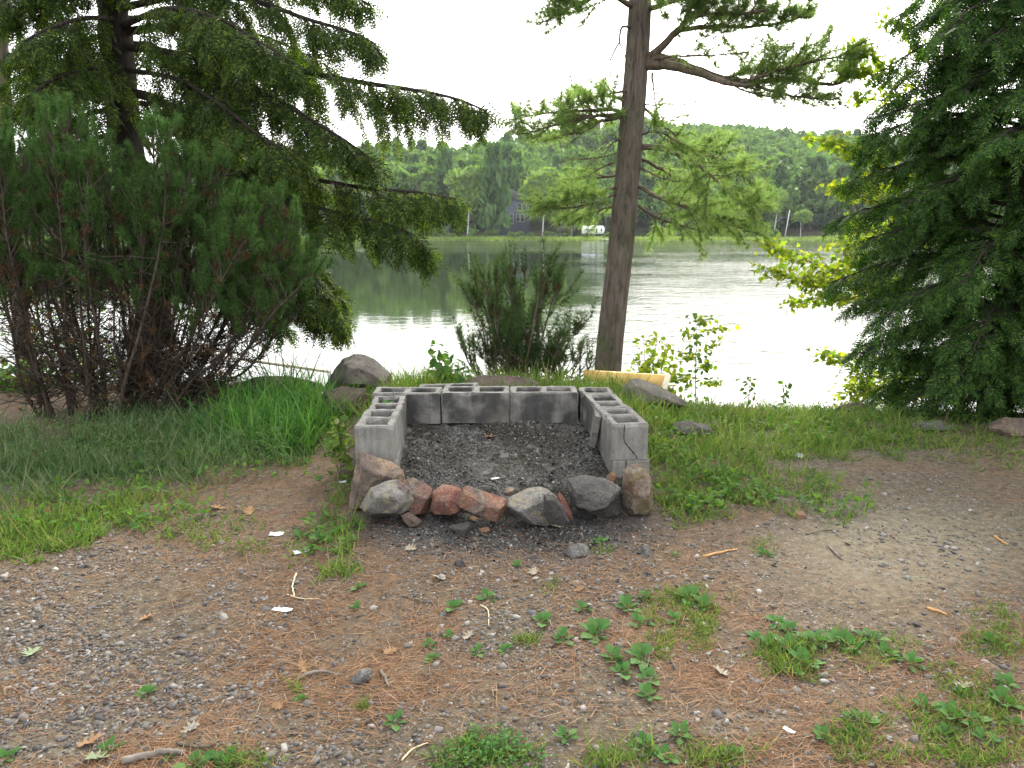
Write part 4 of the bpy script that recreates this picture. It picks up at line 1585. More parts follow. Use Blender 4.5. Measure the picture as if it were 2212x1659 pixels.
# right side, thin and dead
L_([(1392, 232, 8.0), (1420, 262, 7.9), (1448, 282, 7.8), (1470, 312, 7.7), (1478, 335, 7.7)], .016, t0=.4, slen=(.12, .3), nn=8, sparse=.3)
L_([(1408, 158, 7.9), (1412, 190, 7.85), (1416, 222, 7.8), (1424, 262, 7.8)], .013, t0=.5, slen=(.1, .25), nn=7, sparse=.4)
L_([(1392, 228, 8.0), (1440, 224, 7.7), (1500, 222, 7.5)], .008, t0=.3, slen=(.12, .25), nn=8, sparse=.35)
L_([(1384, 362, 8.0), (1402, 372, 7.9), (1430, 385, 7.8), (1462, 392, 7.7)], .012, t0=.4, slen=(.15, .3), nn=12, sparse=.5)
# right side, lower soft plumes
for pts, r0 in (([(1380, 318, 8.0), (1420, 318, 8.0), (1490, 322, 7.9), (1545, 342, 7.8), (1600, 372, 7.7), (1645, 412, 7.6)], .035),
                ([(1420, 318, 8.0), (1500, 350, 7.6), (1550, 392, 7.3), (1600, 430, 7.1), (1630, 452, 7.0)], .02),
                ([(1375, 400, 8.0), (1430, 430, 7.8), (1500, 455, 7.6), (1560, 480, 7.5), (1610, 498, 7.4)], .022),
                ([(1372, 440, 8.0), (1420, 470, 8.2), (1490, 492, 8.3), (1540, 500, 8.3)], .018),
                ([(1385, 290, 8.0), (1410, 285, 7.8), (1440, 290, 7.6), (1452, 305, 7.5)], .012),
                ([(1380, 340, 8.0), (1440, 372, 8.3), (1510, 420, 8.5), (1570, 452, 8.5)], .02)):
    L_(pts, r0, t0=.22, step=.036, slen=(.3, .66), nn=17, droop=.05, up=.1)
# left side
L_([(1366, 15, 8.0), (1320, -10, 7.8), (1270, 0, 7.6), (1228, 18, 7.5), (1195, 35, 7.4)], .03, t0=.2, step=.022, slen=(.25, .55), nn=24)
L_([(1366, -40, 8.0), (1310, -50, 7.8), (1250, -30, 7.7), (1210, -10, 7.6)], .03, t0=.15, step=.026, slen=(.3, .6), nn=24)
L_([(1362, 60, 8.0), (1342, 60, 7.7), (1338, 92, 7.6), (1320, 125, 7.5), (1322, 150, 7.5), (1316, 172, 7.4)], .014, t0=.6, slen=(.1, .22), nn=5, sparse=.2)
L_([(1336, 92, 7.6), (1348, 115, 7.7), (1360, 146, 7.8)], .008, t0=.9, nn=3, sparse=.1)
L_([(1356, 196, 8.0), (1320, 202, 7.8), (1280, 212, 7.6), (1240, 232, 7.5)], .014, t0=.3, slen=(.2, .4), nn=12, sparse=.55)
L_([(1352, 246, 8.0), (1310, 252, 7.8), (1260, 248, 7.6), (1205, 252, 7.5)], .014, t0=.3, slen=(.2, .4), nn=12, sparse=.55)
L_([(1352, 240, 8.0), (1300, 262, 7.7), (1260, 285, 7.6), (1220, 290, 7.5)], .01, t0=.3, slen=(.2, .35), nn=11, sparse=.5)
for pts in ([(1350, 350, 8.0), (1300, 345, 7.8), (1230, 350, 7.6), (1160, 355, 7.4), (1100, 368, 7.3)],
            [(1350, 355, 8.0), (1290, 358, 7.7), (1220, 372, 7.5), (1160, 390, 7.3), (1110, 402, 7.2)],
            [(1345, 362, 8.0), (1290, 372, 8.2), (1230, 395, 8.3), (1190, 405, 8.3)],
            [(1350, 325, 8.0), (1310, 315, 8.2), (1260, 322, 8.3), (1210, 335, 8.4)]):
    L_([(x, y - 108 if True else y, Y) for x, y, Y in pts], .02, t0=.12, step=.04, slen=(.22, .42), nn=18)
for pts in ([(1345, 330, 8.0), (1300, 338, 7.8), (1250, 345, 7.6), (1210, 350, 7.5)], [(1342, 342, 8.0), (1300, 362, 7.7), (1260, 385, 7.5)],
            [(1340, 300, 8.0), (1318, 315, 7.7), (1302, 345, 7.6)]):
    L_(pts, .012, t0=.3, slen=(.15, .3), nn=10, sparse=.3)
for pts in ([(1345, 400, 8.0), (1290, 415, 7.8), (1230, 430, 7.6), (1180, 440, 7.5)], [(1340, 415, 8.0), (1280, 440, 7.8), (1220, 450, 7.6), (1165, 452, 7.5)],
            [(1338, 440, 8.0), (1290, 455, 8.2), (1240, 465, 8.3)], [(1342, 380, 8.0), (1290, 385, 8.3), (1240, 405, 8.4)]):
    L_(pts, .016, t0=.2, step=.042, slen=(.3, .55), nn=15, droop=.06)
# unseen crown above the frame, its limbs thickened to shade the foreground
for k in range(64):
    z = g.uniform(5.4, 13.5)
    a = g.uniform(0, 6.28)
    c = np.array([np.interp(z, tp[:, 2], tp[:, 0]), np.interp(z, tp[:, 2], tp[:, 1]), z])
    R_ = 3.6 * (1 - (z - 4) / 12)
    e = np.array([math.cos(a), math.sin(a), .08])
    pine_limb(wood, fol, [c, c + e * R_ * .5, c + e * R_ + [0, 0, .15]], .03, g, t0=.2, step=.09, slen=(.4, .8), nn=14, nl=.15)
wood.build("branches", MAT['twig'], pine, True)
fol.build("needles", MAT['pineneedle'], pine)

# ---- the big hemlock on the left
g = np.random.default_rng(202)
YH_ = 7.6
hb = P(342, 900, YH_)
hem = thing("hemlock_tree", "large hemlock with a thick dark trunk and drooping sprays, behind the left shrub", "tree", (hb[0], hb[1], -.6))
wood, fol = MB(), MB()
tpts = PP([(352, 1000, YH_), (342, 800, YH_), (328, 640, YH_), (300, 450, YH_), (272, 300, YH_), (252, 100, YH_), (240, -100, YH_), (228, -900, YH_), (220, -2200, YH_)])
tpts = spline(tpts, 50)
b = MB()
b.tube(tpts, np.interp(tpts[:, 2], [-1, 1, 3.5, 9, 13], [.19, .16, .145, .08, .02]) * (1 + .05 * g.normal(size=50)), 16)
b.build("trunk", MAT['barkhem'], hem, True)
HL = lambda pts, r0, **k: hemlock_limb(wood, fol, PP(pts), r0, g, **k)
HL([(258, 70, 7.6), (380, 60, 7.3), (512, 108, 7.0), (640, 150, 6.8), (780, 178, 6.6), (880, 192, 6.5), (980, 212, 6.4), (1052, 240, 6.3)], .04, t0=.15, slen=(.4, .75), droop=1.2)
HL([(256, 100, 7.6), (400, 120, 7.2), (520, 170, 6.9), (640, 240, 6.6), (740, 300, 6.4), (812, 350, 6.3)], .035, t0=.15, slen=(.4, .7), droop=1.15)
HL([(262, 190, 7.6), (400, 245, 7.2), (530, 325, 6.9), (620, 372, 6.7), (780, 405, 6.5), (900, 415, 6.4), (985, 430, 6.3)], .038, t0=.15, slen=(.35, .7), droop=1.25)
HL([(270, 250, 7.6), (400, 300, 7.2), (540, 390, 6.8), (660, 440, 6.5), (780, 470, 6.4), (880, 500, 6.3), (930, 545, 6.3)], .03, t0=.2, slen=(.35, .65), droop=1.2)
HL([(282, 330, 7.6), (420, 420, 7.2), (560, 500, 6.9), (660, 560, 6.7), (720, 620, 6.6), (745, 690, 6.6)], .028, t0=.25, slen=(.3, .55), droop=1.2)
HL([(300, 430, 7.6), (430, 520, 7.3), (560, 600, 7.0), (650, 650, 6.8), (710, 700, 6.7)], .024, t0=.35, slen=(.25, .5), droop=1.2)
HL([(420, 450, 6.9), (540, 500, 6.5), (640, 560, 6.2), (710, 640, 6.1), (748, 715, 6.1)], .018, t0=.15, slen=(.3, .5), droop=1.2)
HL([(310, 480, 7.6), (450, 590, 7.2), (560, 660, 7.0), (620, 710, 6.9)], .02, t0=.45, slen=(.2, .4), droop=1.2, dense=.8)
HL([(250, 20, 7.6), (400, -10, 7.2), (540, 0, 6.9), (660, 40, 6.7), (760, 70, 6.6), (812, 95, 6.6)], .035, t0=.15, slen=(.35, .65), droop=1.1)
HL([(246, -40, 7.6), (400, -90, 7.3), (560, -90, 7.0), (700, -40, 6.8), (800, 10, 6.7)], .035, t0=.15, slen=(.35, .6), droop=1.1)
HL([(262, 150, 7.6), (380, 170, 6.9), (480, 230, 6.5), (570, 300, 6.2), (640, 330, 6.1)], .026, t0=.2, slen=(.35, .6), droop=1.1)
HL([(255, 60, 7.6), (360, 20, 6.8), (470, 40, 6.3), (560, 90, 6.1), (640, 140, 6.0)], .03, t0=.2, slen=(.35, .6), droop=1.1)
HL([(300, 400, 7.6), (420, 440, 8.2), (560, 520, 8.6), (690, 590, 8.8)], .026, t0=.2, slen=(.35, .6), droop=1.1)
HL([(270, 220, 7.6), (420, 240, 8.3), (600, 320, 8.8), (720, 400, 9.0)], .028, t0=.2, slen=(.4, .6), droop=1.1)
HL([(255, 40, 7.6), (420, 40, 8.4), (600, 90, 9.0), (720, 150, 9.3)], .03, t0=.2, slen=(.4, .6), droop=1.1)
# toward the left
HL([(248, -30, 7.6), (180, -60, 7.3), (110, -50, 7.0), (40, -20, 6.8), (-20, 20, 6.7)], .03, t0=.15, slen=(.4, .7), droop=1.1)
HL([(246, -60, 7.6), (300, -110, 7.2), (380, -120, 7.0), (480, -80, 6.8)], .03, t0=.15, slen=(.4, .7), droop=1.1)
HL([(252, 40, 7.6), (180, 40, 6.9), (110, 60, 6.4), (50, 90, 6.1)], .028, t0=.2, slen=(.35, .6), droop=1.)
HL([(258, 140, 7.6), (190, 150, 6.8), (120, 170, 6.3), (60, 210, 6.0)], .026, t0=.2, slen=(.35, .6), droop=1.)
HL([(252, 90, 7.6), (330, 100, 8.2), (430, 150, 8.6), (520, 220, 8.8)], .026, t0=.1, slen=(.4, .6), droop=1.1)
HL([(262, 190, 7.6), (340, 210, 8.2), (440, 270, 8.6), (540, 340, 8.8)], .026, t0=.1, slen=(.4, .6), droop=1.1)
HL([(250, 70, 7.6), (170, 90, 7.2), (90, 100, 6.9), (10, 120, 6.7)], .03, t0=.15, slen=(.3, .6), droop=.9)
HL([(255, 160, 7.6), (170, 170, 7.2), (80, 200, 6.9), (-10, 250, 6.8)], .03, t0=.15, slen=(.3, .6), droop=.9)
HL([(262, 230, 7.6), (180, 250, 7.0), (100, 290, 6.7), (20, 340, 6.5)], .028, t0=.15, slen=(.3, .55), droop=.9)
HL([(250, 0, 7.6), (170, -20, 7.3), (80, 0, 7.1), (0, 40, 7.0)], .03, t0=.2, slen=(.3, .55), droop=1.)
HL([(270, 280, 7.6), (180, 310, 8.0), (90, 370, 8.4), (0, 420, 8.6)], .026, t0=.15, slen=(.3, .55), droop=1.)
HL([(260, 120, 7.6), (180, 120, 8.2), (90, 150, 8.6), (-20, 190, 9.)], .028, t0=.2, slen=(.3, .6), droop=1.)
for k in range(60):  # unseen upper limbs, made fuller to keep sun off the foreground
    z = g.uniform(4.4, 11)
    a = g.uniform(0, 6.28)
    c = np.array([np.interp(z, tpts[:, 2], tpts[:, 0]), np.interp(z, tpts[:, 2], tpts[:, 1]), z])
    R_ = 3.1 * (1 - (z - 4) / 9)
    e = np.array([math.cos(a), math.sin(a), 0])
    hemlock_limb(wood, fol, [c, c + e * R_ * .5 + [0, 0, .1], c + e * R_ - [0, 0, .35]], .03, g, t0=.2, step=.13, slen=(.4, .7), flen=(.2, .3))
wood.build("branches", MAT['barkhem'], hem, True)
fol.build("needles", MAT['hemneedle'], hem)

# ---- dense dark hemlock on the right
g = np.random.default_rng(303)
cb_ = P(2150, 872, 5.75)
cb_[2] = H(cb_[0], cb_[1])
cx0, cy0 = cb_[0], cb_[1]
con = thing("hemlock_tree", "dense dark green hemlock filling the right edge of the bank", "tree", cb_)
wood, fol = MB(), MB()
b = MB()
tr = np.array([[cx0 + .02 * z, cy0 + .03 * z, cb_[2] - .1 + z] for z in np.linspace(0, 8, 24)])
b.tube(tr, np.linspace(.13, .02, 24), 12)
b.build("trunk", MAT['barkhem'], con, True)
z, k = .06, 0
while z < 3.5:
    a = k * 2.399 + g.uniform(-.3, .3)
    R_ = np.interp(z, [.05, .6, 1.0, 1.6, 2.2, 3.0, 3.6], [1.0, 1.22, 1.32, 1.38, 1.3, 1.1, .95]) * g.uniform(.78, 1.08)
    if math.cos(a) < -.2:
        R_ *= 1.04
    c = np.array([cx0 + .02 * z, cy0 + .03 * z, cb_[2] + z])
    e = np.array([math.cos(a), math.sin(a), 0])
    dr = g.uniform(.0, .22)
    hemlock_limb(wood, fol, [c, c + e * R_ * .5 + [0, 0, .1], c + e * R_ + [0, 0, -dr]], .018, g, t0=.16, step=.042, slen=(.3, .52), droop=.5, flen=(.11, .2), tipf=.35)
    z += .036
    k += 1
while z < 7.4:
    a = k * 2.399
    R_ = 1.15 * (1 - (z - 3.2) / 4.6)
    c = np.array([cx0 + .02 * z, cy0 + .03 * z, cb_[2] + z])
    e = np.array([math.cos(a), math.sin(a), 0])
    hemlock_limb(wood, fol, [c, c + e * R_ * .5 + [0, 0, .1], c + e * R_ - [0, 0, .1]], .016, g, t0=.15, step=.1, slen=(.3, .5), droop=.5, flen=(.18, .26))
    z += .12
    k += 1
wood.build("branches", MAT['barkhem'], con, True)
fol.build("needles", MAT['darkneedle'], con)

# ---- multi-stemmed pine shrub on the left


def pine_shrub(name, label, cat, root, stems, mats, g, tuft_len, needles, w, spread, stem_r, nb, tops, bare=.45, twigs=14, candle=.07, dead=.12):
    wood, fol, dd = MB(), MB(), MB()
    o = thing(name, label, cat, root)
    TPn, TDn, TPd, TDd = [], [], [], []
    for k in range(stems):
        b0, tp_ = tops(k, g)
        mid = b0 + (tp_ - b0) * .45
        mid[2] = b0[2] + (tp_[2] - b0[2]) * .36
        pth = spline([b0, b0 + (mid - b0) * .5 + g.normal(size=3) * .03, mid, mid + (tp_ - mid) * .55 + g.normal(size=3) * .04, tp_], 26)
        r0 = stem_r * g.uniform(.65, 1.25)
        wood.tube(pth, np.linspace(r0, .005, 26), 7)
        tg = nrm(np.gradient(pth, axis=0))
        for q in range(twigs):          # bare dead twigs low on the stems
            i = int(g.uniform(.12, bare + .15) * 25)
            d = nrm(tg[i] * .35 + rdir(1, g)[0])
            ln = g.uniform(.12, .5)
            tw = [pth[i]]
            for s_ in range(5):
                d = nrm(d + g.normal(size=3) * .22 + [0, 0, .06])
                tw.append(tw[-1] + d * ln / 5)
            wood.tube(tw, np.linspace(.0045, .0012, 6), 3, False)
            if g.uniform() < dead:
                TPd.append(tw[-1])
                TDd.append(d)
        for q in range(nb):
            t = g.uniform(bare, 1.)
            i = int(t * 25)
            d = nrm(tg[i] * .7 + rdir(1, g)[0] * .8 + [0, 0, .25])
            ln = g.uniform(.14, .38) * (1.25 - .5 * t)
            tw = [pth[i]]
            for s_ in range(5):
                d = nrm(d + [0, 0, .17] + g.normal(size=3) * .09)
                tw.append(tw[-1] + d * ln / 5)
            tw = np.array(tw)
            wood.tube(tw, np.linspace(.006, .0025, 6), 4, False)
            td = nrm(np.gradient(tw, axis=0))
            for f in range(5):
                TPn.append(tw[-1] + td[-1] * candle * (f / 4 - .55))
                TDn.append(td[-1])
            if g.uniform() < .3:
                for f in range(3):
                    j = 3
                    TPn.append(tw[j] + (tw[j + 1] - tw[j]) * f / 3)
                    TDn.append(td[j])
            elif g.uniform() < dead * 1.6:
                for f in range(3):
                    TPd.append(tw[2] + (tw[3] - tw[2]) * f / 3)
                    TDd.append(td[2])
        for f in range(6):
            TPn.append(pth[-1] + tg[-1] * candle * (f / 5 - .4))
            TDn.append(tg[-1])
    tufts(fol, np.array(TPn), np.array(TDn), tuft_len, needles, spread, w, g)
    wood.build("stems", mats[0], o, True)
    fol.build("needles", mats[1], o)
    if TPd:
        tufts(dd, np.array(TPd), np.array(TDd), tuft_len * .9, needles, (.2, .9), w, g)
        dd.build("dead_needles", MAT['deadneedle'], o)
    return o


SX = [-90, 0, 150, 270, 390, 480, 560, 630, 700]
SY = [250, 245, 245, 240, 275, 325, 385, 455, 545]


def left_top(k, g):
    u = (k + g.uniform(.1, .9)) / 54
    px = -110 + 800 * u
    Yt = g.uniform(4.75, 6.1)
    b0 = GT(np.array([np.interp(px, [-110, 250, 690], [110, 250, 380]) + g.normal() * 16]), np.array([890 + g.normal() * 9]))[0]
    b0[1] = b0[1] + (Yt - 5.4) * .35
    b0[2] = H(b0[0], b0[1]) - .03
    py = np.interp(px, SX, SY) + abs(g.normal()) * 75 + 4 + (0 if k % 3 else 60)
    return b0, P(px, py, Yt)


root = GT(np.array([250.]), np.array([890.]))[0]
pine_shrub("pine_shrub", "wide many-stemmed pine shrub with bluish green tufts and bare lower twigs, on the left", "shrub", root, 54, (MAT['twiggrey'], MAT['mugo']),
           np.random.default_rng(404), .052, 34, .0036, (.35, 1.2), .013, 30, left_top, .58, 54, .075, .16)


def small_top(k, g):
    u = (k + g.uniform(.1, .9)) / 17
    px = 985 + 270 * u
    Yt = g.uniform(6.4, 7.2)
    b0 = P(1110 + (px - 1110) * .2 + g.normal() * 5, 815, 6.8)
    b0[2] = -.25
    py = np.interp(px, [975, 1010, 1060, 1080, 1110, 1150, 1170, 1200, 1240, 1262], [640, 625, 575, 545, 585, 560, 542, 600, 680, 730]) + abs(g.normal()) * (26 if k % 2 else 70)
    return b0, P(px, py, Yt)


pine_shrub("young_pine", "small bushy young pine behind the fire pit's back wall", "shrub", P(1110, 815, 6.8), 17, (MAT['twig'], MAT['shrubneedle']),
           np.random.default_rng(505), .085, 17, .0046, (.6, 1.5), .012, 19, small_top, .3, 14, .18, .12)
pine_shrub("young_pine", "tiny pine seedling between the young pine and the tall trunk", "shrub", P(1225, 815, 6.9), 4, (MAT['twig'], MAT['shrubneedle']),
           np.random.default_rng(506), .075, 13, .0034, (.5, 1.5), .008, 12,
           lambda k, g: (P(1215 + 8 * k, 830, 6.9), P(1185 + 28 * k + g.normal() * 5, 775 + g.normal() * 8, 6.9)), .2, 2, .1, .05)

# ---- broadleaved saplings and bushes
LOBED = [lobed_t(MAPLE, s) for s in range(3)]


def leaf_limb(wood, fol, pts, r0, g, n, size, spread=.1, tm=LOBED, t0=.25, flat=.6, up=.0):
    path = spline(np.asarray(pts, float), 16)
    wood.tube(path, np.linspace(r0, .002, 16), 5, False)
    t = t0 + (1 - t0) * g.uniform(0, 1, n) ** .8
    i = t * 15
    a = path[i.astype(int)] + (path[np.minimum(15, i.astype(int) + 1)] - path[i.astype(int)]) * (i % 1)[:, None]
    off = rdir(n, g) * (g.uniform(.2, 1, n) * spread)[:, None]
    off[:, 2] *= .55
    p = a + off
    d = nrm(off + .6 * rdir(n, g) * spread + np.array([0, 0, -.25 * spread]))
    N_ = nrm(np.array([0, 0, flat]) + .5 * g.normal(size=(n, 3)))
    s = size * g.uniform(.6, 1.15, n)
    for k in range(len(tm)):
        q = slice(k, None, len(tm))
        fol.inst(*tm[k], frames(d[q], N_[q], s[q], s[q], s[q]), p[q])
    for k in range(0, n, 3):
        wood.tube(np.stack([a[k], p[k]]), [.0016, .001], 3, False)


g = np.random.default_rng(606)
YM = 7.0
mroot = P(2090, 900, YM)
mroot[2] = H(mroot[0], mroot[1])
map_ = thing("maple_tree", "young maple with yellow-green sunlit leaves poking out left of the dark hemlock", "tree", mroot)
wood, fol = MB(), MB()
b = MB()
stem = spline([mroot, P(2060, 700, YM), P(2030, 450, YM), P(2040, 200, YM), P(2050, -60, YM)], 24)
b.tube(stem, np.linspace(.05, .02, 24), 8)
b.build("trunk", MAT['twig'], map_, True)
for pts, n, sp in (
    ([(2050, 640), (1900, 600), (1760, 570), (1650, 525)], 130, .16), ([(2050, 660), (1900, 620), (1780, 610), (1642, 582)], 130, .15),
    ([(2055, 690), (1900, 650), (1790, 640), (1705, 660)], 90, .13), ([(2060, 680), (1930, 620), (1850, 570), (1830, 520)], 110, .2),
    ([(2040, 560), (1960, 520), (1880, 500), (1840, 470)], 70, .16), ([(2035, 500), (1930, 450), (1850, 420), (1800, 400)], 80, .14),
    ([(2030, 450), (1930, 380), (1850, 330), (1790, 305)], 90, .15), ([(2030, 400), (1920, 330), (1830, 320), (1750, 298)], 40, .08),
    ([(2036, 300), (1960, 220), (1890, 165), (1825, 150)], 90, .11), ([(2040, 260), (1970, 180), (1880, 120), (1835, 95)], 70, .1),
    ([(2036, 320), (1960, 230), (1880, 215), (1850, 205)], 45, .12), ([(2040, 200), (1990, 110), (1950, 60), (1910, 40)], 50, .12),
    ([(2060, 800), (1960, 780), (1850, 775), (1760, 765)], 90, .12), ([(2062, 820), (1960, 810), (1880, 830), (1830, 855)], 120, .2),
    ([(2062, 850), (1980, 850), (1900, 850), (1850, 800)], 110, .2), ([(2050, 640), (1930, 620), (1800, 650), (1740, 590)], 70, .15),
    ([(1900, 600), (1800, 590), (1740, 610)], 60, .14), ([(2040, 540), (1990, 480), (1920, 430), (1880, 370)], 80, .16),
):
    Y0 = YM + g.uniform(-.25, .35)
    leaf_limb(wood, fol, [P(x, y, YM + (Y0 - YM) * min(1, (2060 - x) / 150)) for x, y in pts], .011, g, int(n * 2.6), .064, sp * 1.15)
wood.build("branches", MAT['twig'], map_, True)
fol.build("leaves", MAT['yleaf'], map_)

LEAFS = [leaf_t(.18, .9), leaf_t(.3, 1.1)]


def sapling(name, label, cat, rootpx, tops, Y, n, size, spread, mat, g, r0=.01, tm=LEAFS, z=None):
    root = P(rootpx[0], rootpx[1], Y)
    root[2] = min(root[2], H(root[0], root[1])) if z is None else z
    o = thing(name, label, cat, root)
    wood, fol = MB(), MB()
    for (x, y) in tops:
        e = P(x, y, Y + g.uniform(-.2, .2))
        mid = root + (e - root) * .5 + g.normal(size=3) * .03
        leaf_limb(wood, fol, [root, mid, e], r0, g, n, size, spread, tm)
    wood.build("stem", MAT['twig'], o)
    fol.build("leaves", mat, o)
    return o


sapling("leafy_shrub", "yellow-green leafy shrub in front of the water, right of the tall pine trunk", "shrub", (1420, 850),
        [(1370, 760), (1390, 730), (1420, 725), (1440, 740), (1465, 775), (1385, 790), (1440, 790), (1410, 765), (1360, 800), (1470, 810)], 7.0, 60, .06, .1, MAT['yleaf'], np.random.default_rng(1))
sapling("sapling_tree", "thin tall sapling with sparse leaves, right of the yellow-green shrub", "sapling", (1512, 860), [(1506, 672)], 6.9, 90, .055, .14, MAT['bush'], np.random.default_rng(2), .008)
sp_ = bpy.data.objects["sapling_tree"]
g = np.random.default_rng(3)
wood, fol = MB(), MB()
for (xa, ya), (xb, yb) in (((1510, 790), (1470, 760)), ((1510, 770), (1560, 740)), ((1509, 740), (1475, 715)), ((1509, 720), (1575, 708)), ((1508, 800), (1545, 785)), ((1508, 830), (1465, 815)), ((1508, 835), (1550, 825)), ((1507, 700), (1535, 690))):
    leaf_limb(wood, fol, [P(xa, ya, 6.9), P((xa + xb) / 2, (ya + yb) / 2 - 4, 6.9), P(xb, yb, 6.9)], .003, g, 34, .052, .07, LEAFS)
wood.build("twigs", MAT['twig'], sp_)
fol.build("side_leaves", MAT['yleaf'], sp_)
for k, (rx_, ry_, tops, Y, n, sz, sp2, lab) in enumerate((
    (20, 900, [(-20, 800), (20, 790), (60, 810), (90, 830), (40, 850), (110, 850), (-10, 860)], 6.3, 110, .085, .24, "bright leafy bush behind the pine shrub at the left edge"),
    (250, 860, [(160, 800), (220, 790), (280, 800), (200, 760), (330, 800), (120, 770), (260, 740)], 8.6, 70, .08, .25, "green bush down the bank behind the grey log"),
    (120, 820, [(60, 640), (130, 600), (180, 660), (90, 700), (160, 720), (30, 680)], 9.6, 80, .09, .35, "taller green bush by the lake, seen through the pine shrub's stems"),
)):
    sapling("leafy_bush", lab, "bush", (rx_, ry_), tops, Y, n, sz, sp2, MAT['bush'], np.random.default_rng(60 + k), .01)
sapling("tall_weed", "upright leafy weed standing in the grass left of the young pine", "weed", (948, 838), [(944, 738), (950, 760)], 5.5, 26, .075, .05, MAT['bush'], np.random.default_rng(71), .004)
sapling("tall_weed", "leafy weed with pale tips in the grass beside the upright weed", "weed", (985, 838), [(975, 770), (990, 780), (1005, 785)], 5.5, 20, .06, .05, MAT['bush'], np.random.default_rng(72), .004)
sapling("tall_weed", "slender dark weed at the bank edge right of the sapling", "weed", (1615, 868), [(1610, 815), (1622, 810)], 5.9, 12, .05, .05, MAT['bush'], np.random.default_rng(73), .003)
sapling("tall_weed", "lone dark weed on the bank edge against the white water", "weed", (1700, 872), [(1698, 825), (1690, 838)], 5.9, 10, .05, .04, MAT['bush'], np.random.default_rng(74), .003)
sapling("tall_weed", "thin leafy weed at the left foot of the block wall", "weed", (733, 1000), [(728, 905), (738, 925), (745, 945)], 3.9, 55, .045, .03, MAT['grass'], np.random.default_rng(75), .003, z=0)

# trunk at the far left edge
g = np.random.default_rng(707)
p0 = P(2, 300, 9.0)
o = thing("bare_tree", "grey tree trunk cut by the left edge of the view, behind the hemlock sprays", "tree", (p0[0], p0[1], -1.8))
b = MB()
pth = spline([[p0[0] - .1, 9, -1.9], [p0[0] - .03, 9, .8], P(4, 150, 9), P(8, 0, 9), P(14, -500, 9)], 20)
b.tube(pth, np.linspace(.11, .05, 20), 10)
b.build("trunk", MAT['barkpine'], o, True)
wood, fol = MB(), MB()
for k in range(16):
    c = pth[12 + k % 8] + [0, 0, g.uniform(0, 1)]
    e = np.array([math.cos(k * 2.4), math.sin(k * 2.4), .2])
    leaf_limb(wood, fol, [c, c + e * .6, c + e * 1.2], .01, g, 50, .09, .25)
wood.build("branches", MAT['twig'], o)
fol.build("leaves", MAT['bush'], o)

# ---- orange day lilies
g = np.random.default_rng(808)
for k, (px, py, lab) in enumerate(((577, 690, "pair of orange lily blooms standing above the others behind the hemlock tips"), (565, 722, "single orange lily bloom just below the pair"))):
    Yl = 6.6
    top = P(px, py, Yl)
    z0 = H(top[0], top[1])
    o = thing("day_lily", lab, "flower", (top[0], top[1], z0))
    b = MB()
    b.tube(spline([[top[0] + .06, Yl, z0], [top[0] + .05, Yl, (z0 + top[2]) / 2], top], 10), .004, 4, False)
    b.build("stem", MAT['tallgrass'], o)
    f = MB()
    for h_ in (((-.035, .02), (.04, 0.), (-.05, -.05)) if k == 0 else ((0, 0),)):
        c = top + np.array([h_[0], 0, h_[1]])
        ax = nrm(np.array([g.normal() * .5, -.6, .6]))
        u = nrm(np.cross(ax, [0, 0, 1.]))
        v = np.cross(ax, u)
        d = np.array([nrm(ax * .55 + math.cos(t) * u + math.sin(t) * v) for t in np.linspace(0, 6.28, 7)[:-1]])
        f.inst(*LEAFS[0], frames(d, np.tile(ax, (6, 1)), .055, .07, .07), np.tile(c, (6, 1)))
    f.build("petals", MAT['orange'], o)

# fern-like arching leaves left of the tall grass
g = np.random.default_rng(809)
o = thing("arching_plant", "arching broad-bladed plant at the foot of the log behind the tall grass", "plant", P(470, 850, 6.0))
f = MB()
BL = blade_t(.1, 1.0)
n = 70
bp = P(470, 850, 6.0) + g.normal(size=(n, 3)) * [.06, .05, .01]
d = nrm(np.stack([g.normal(size=n) * .9 + .5, g.normal(size=n) * .4, np.abs(g.normal(size=n)) * .4 + .35], -1))
f.inst(*BL, frames(d, np.tile([0, 0, 1.], (n, 1)), .022, g.uniform(.2, .42, n), .3), bp)
f.build("blades", MAT['grass'], o)

# ---- log, railing and lumber at the bank edge
def lumber(name, label, cat, beams, mat, extra=None):
    o = thing(name, label, cat, beams[0][0])
    for nm_, a, b_, w, h, mt in [(x[5], x[0], x[1], x[2], x[3], x[4]) for x in beams]:
        m_ = MB()
        m_.beam(a, b_, w, h)
        q = m_.build(nm_, mt, o)
        bv = q.modifiers.new("bevel", 'BEVEL')
        bv.width = .004
        bv.segments = 2
    return o


YL = 7.4
A_, B_ = P(1262, 811, 6.8), P(1442, 823, 6.4)
lo = MAT['lumber']
pn = lambda a, dz: np.array([a[0], a[1], a[2] + dz])
lumber("lumber_frame", "new yellow lumber frame at the bank edge by the foot of the tall pine", "lumber frame", [
    (A_, B_, .045, .105, lo, "board"),
    (pn(B_, .06) + [0, .03, 0], pn(B_, -.35) + [-.1, .03, 0], .12, .05, MAT['lumberend'], "end_board"),
    (A_ + (B_ - A_) * .42 + [0, .06, -.02], A_ + (B_ - A_) * .42 + [0, .06, -1.1], .09, .09, lo, "post"),
    (A_ + (B_ - A_) * .05 + [0, .06, -.02], A_ + (B_ - A_) * .05 + [0, .06, -1.2], .09, .09, lo, "post"),
    
], lo)
ra, rb = P(60, 716, 7.6), P(712, 803, 7.3)
o = thing("handrail", "pale pipe handrail sloping down to the right behind the pine shrub", "handrail", ra)
m_ = MB()
m_.tube(spline([ra, ra + (rb - ra) * .5 + [0, 0, .01], rb], 12), .016, 8)
m_.build("rail", MAT['rail'], o, True)
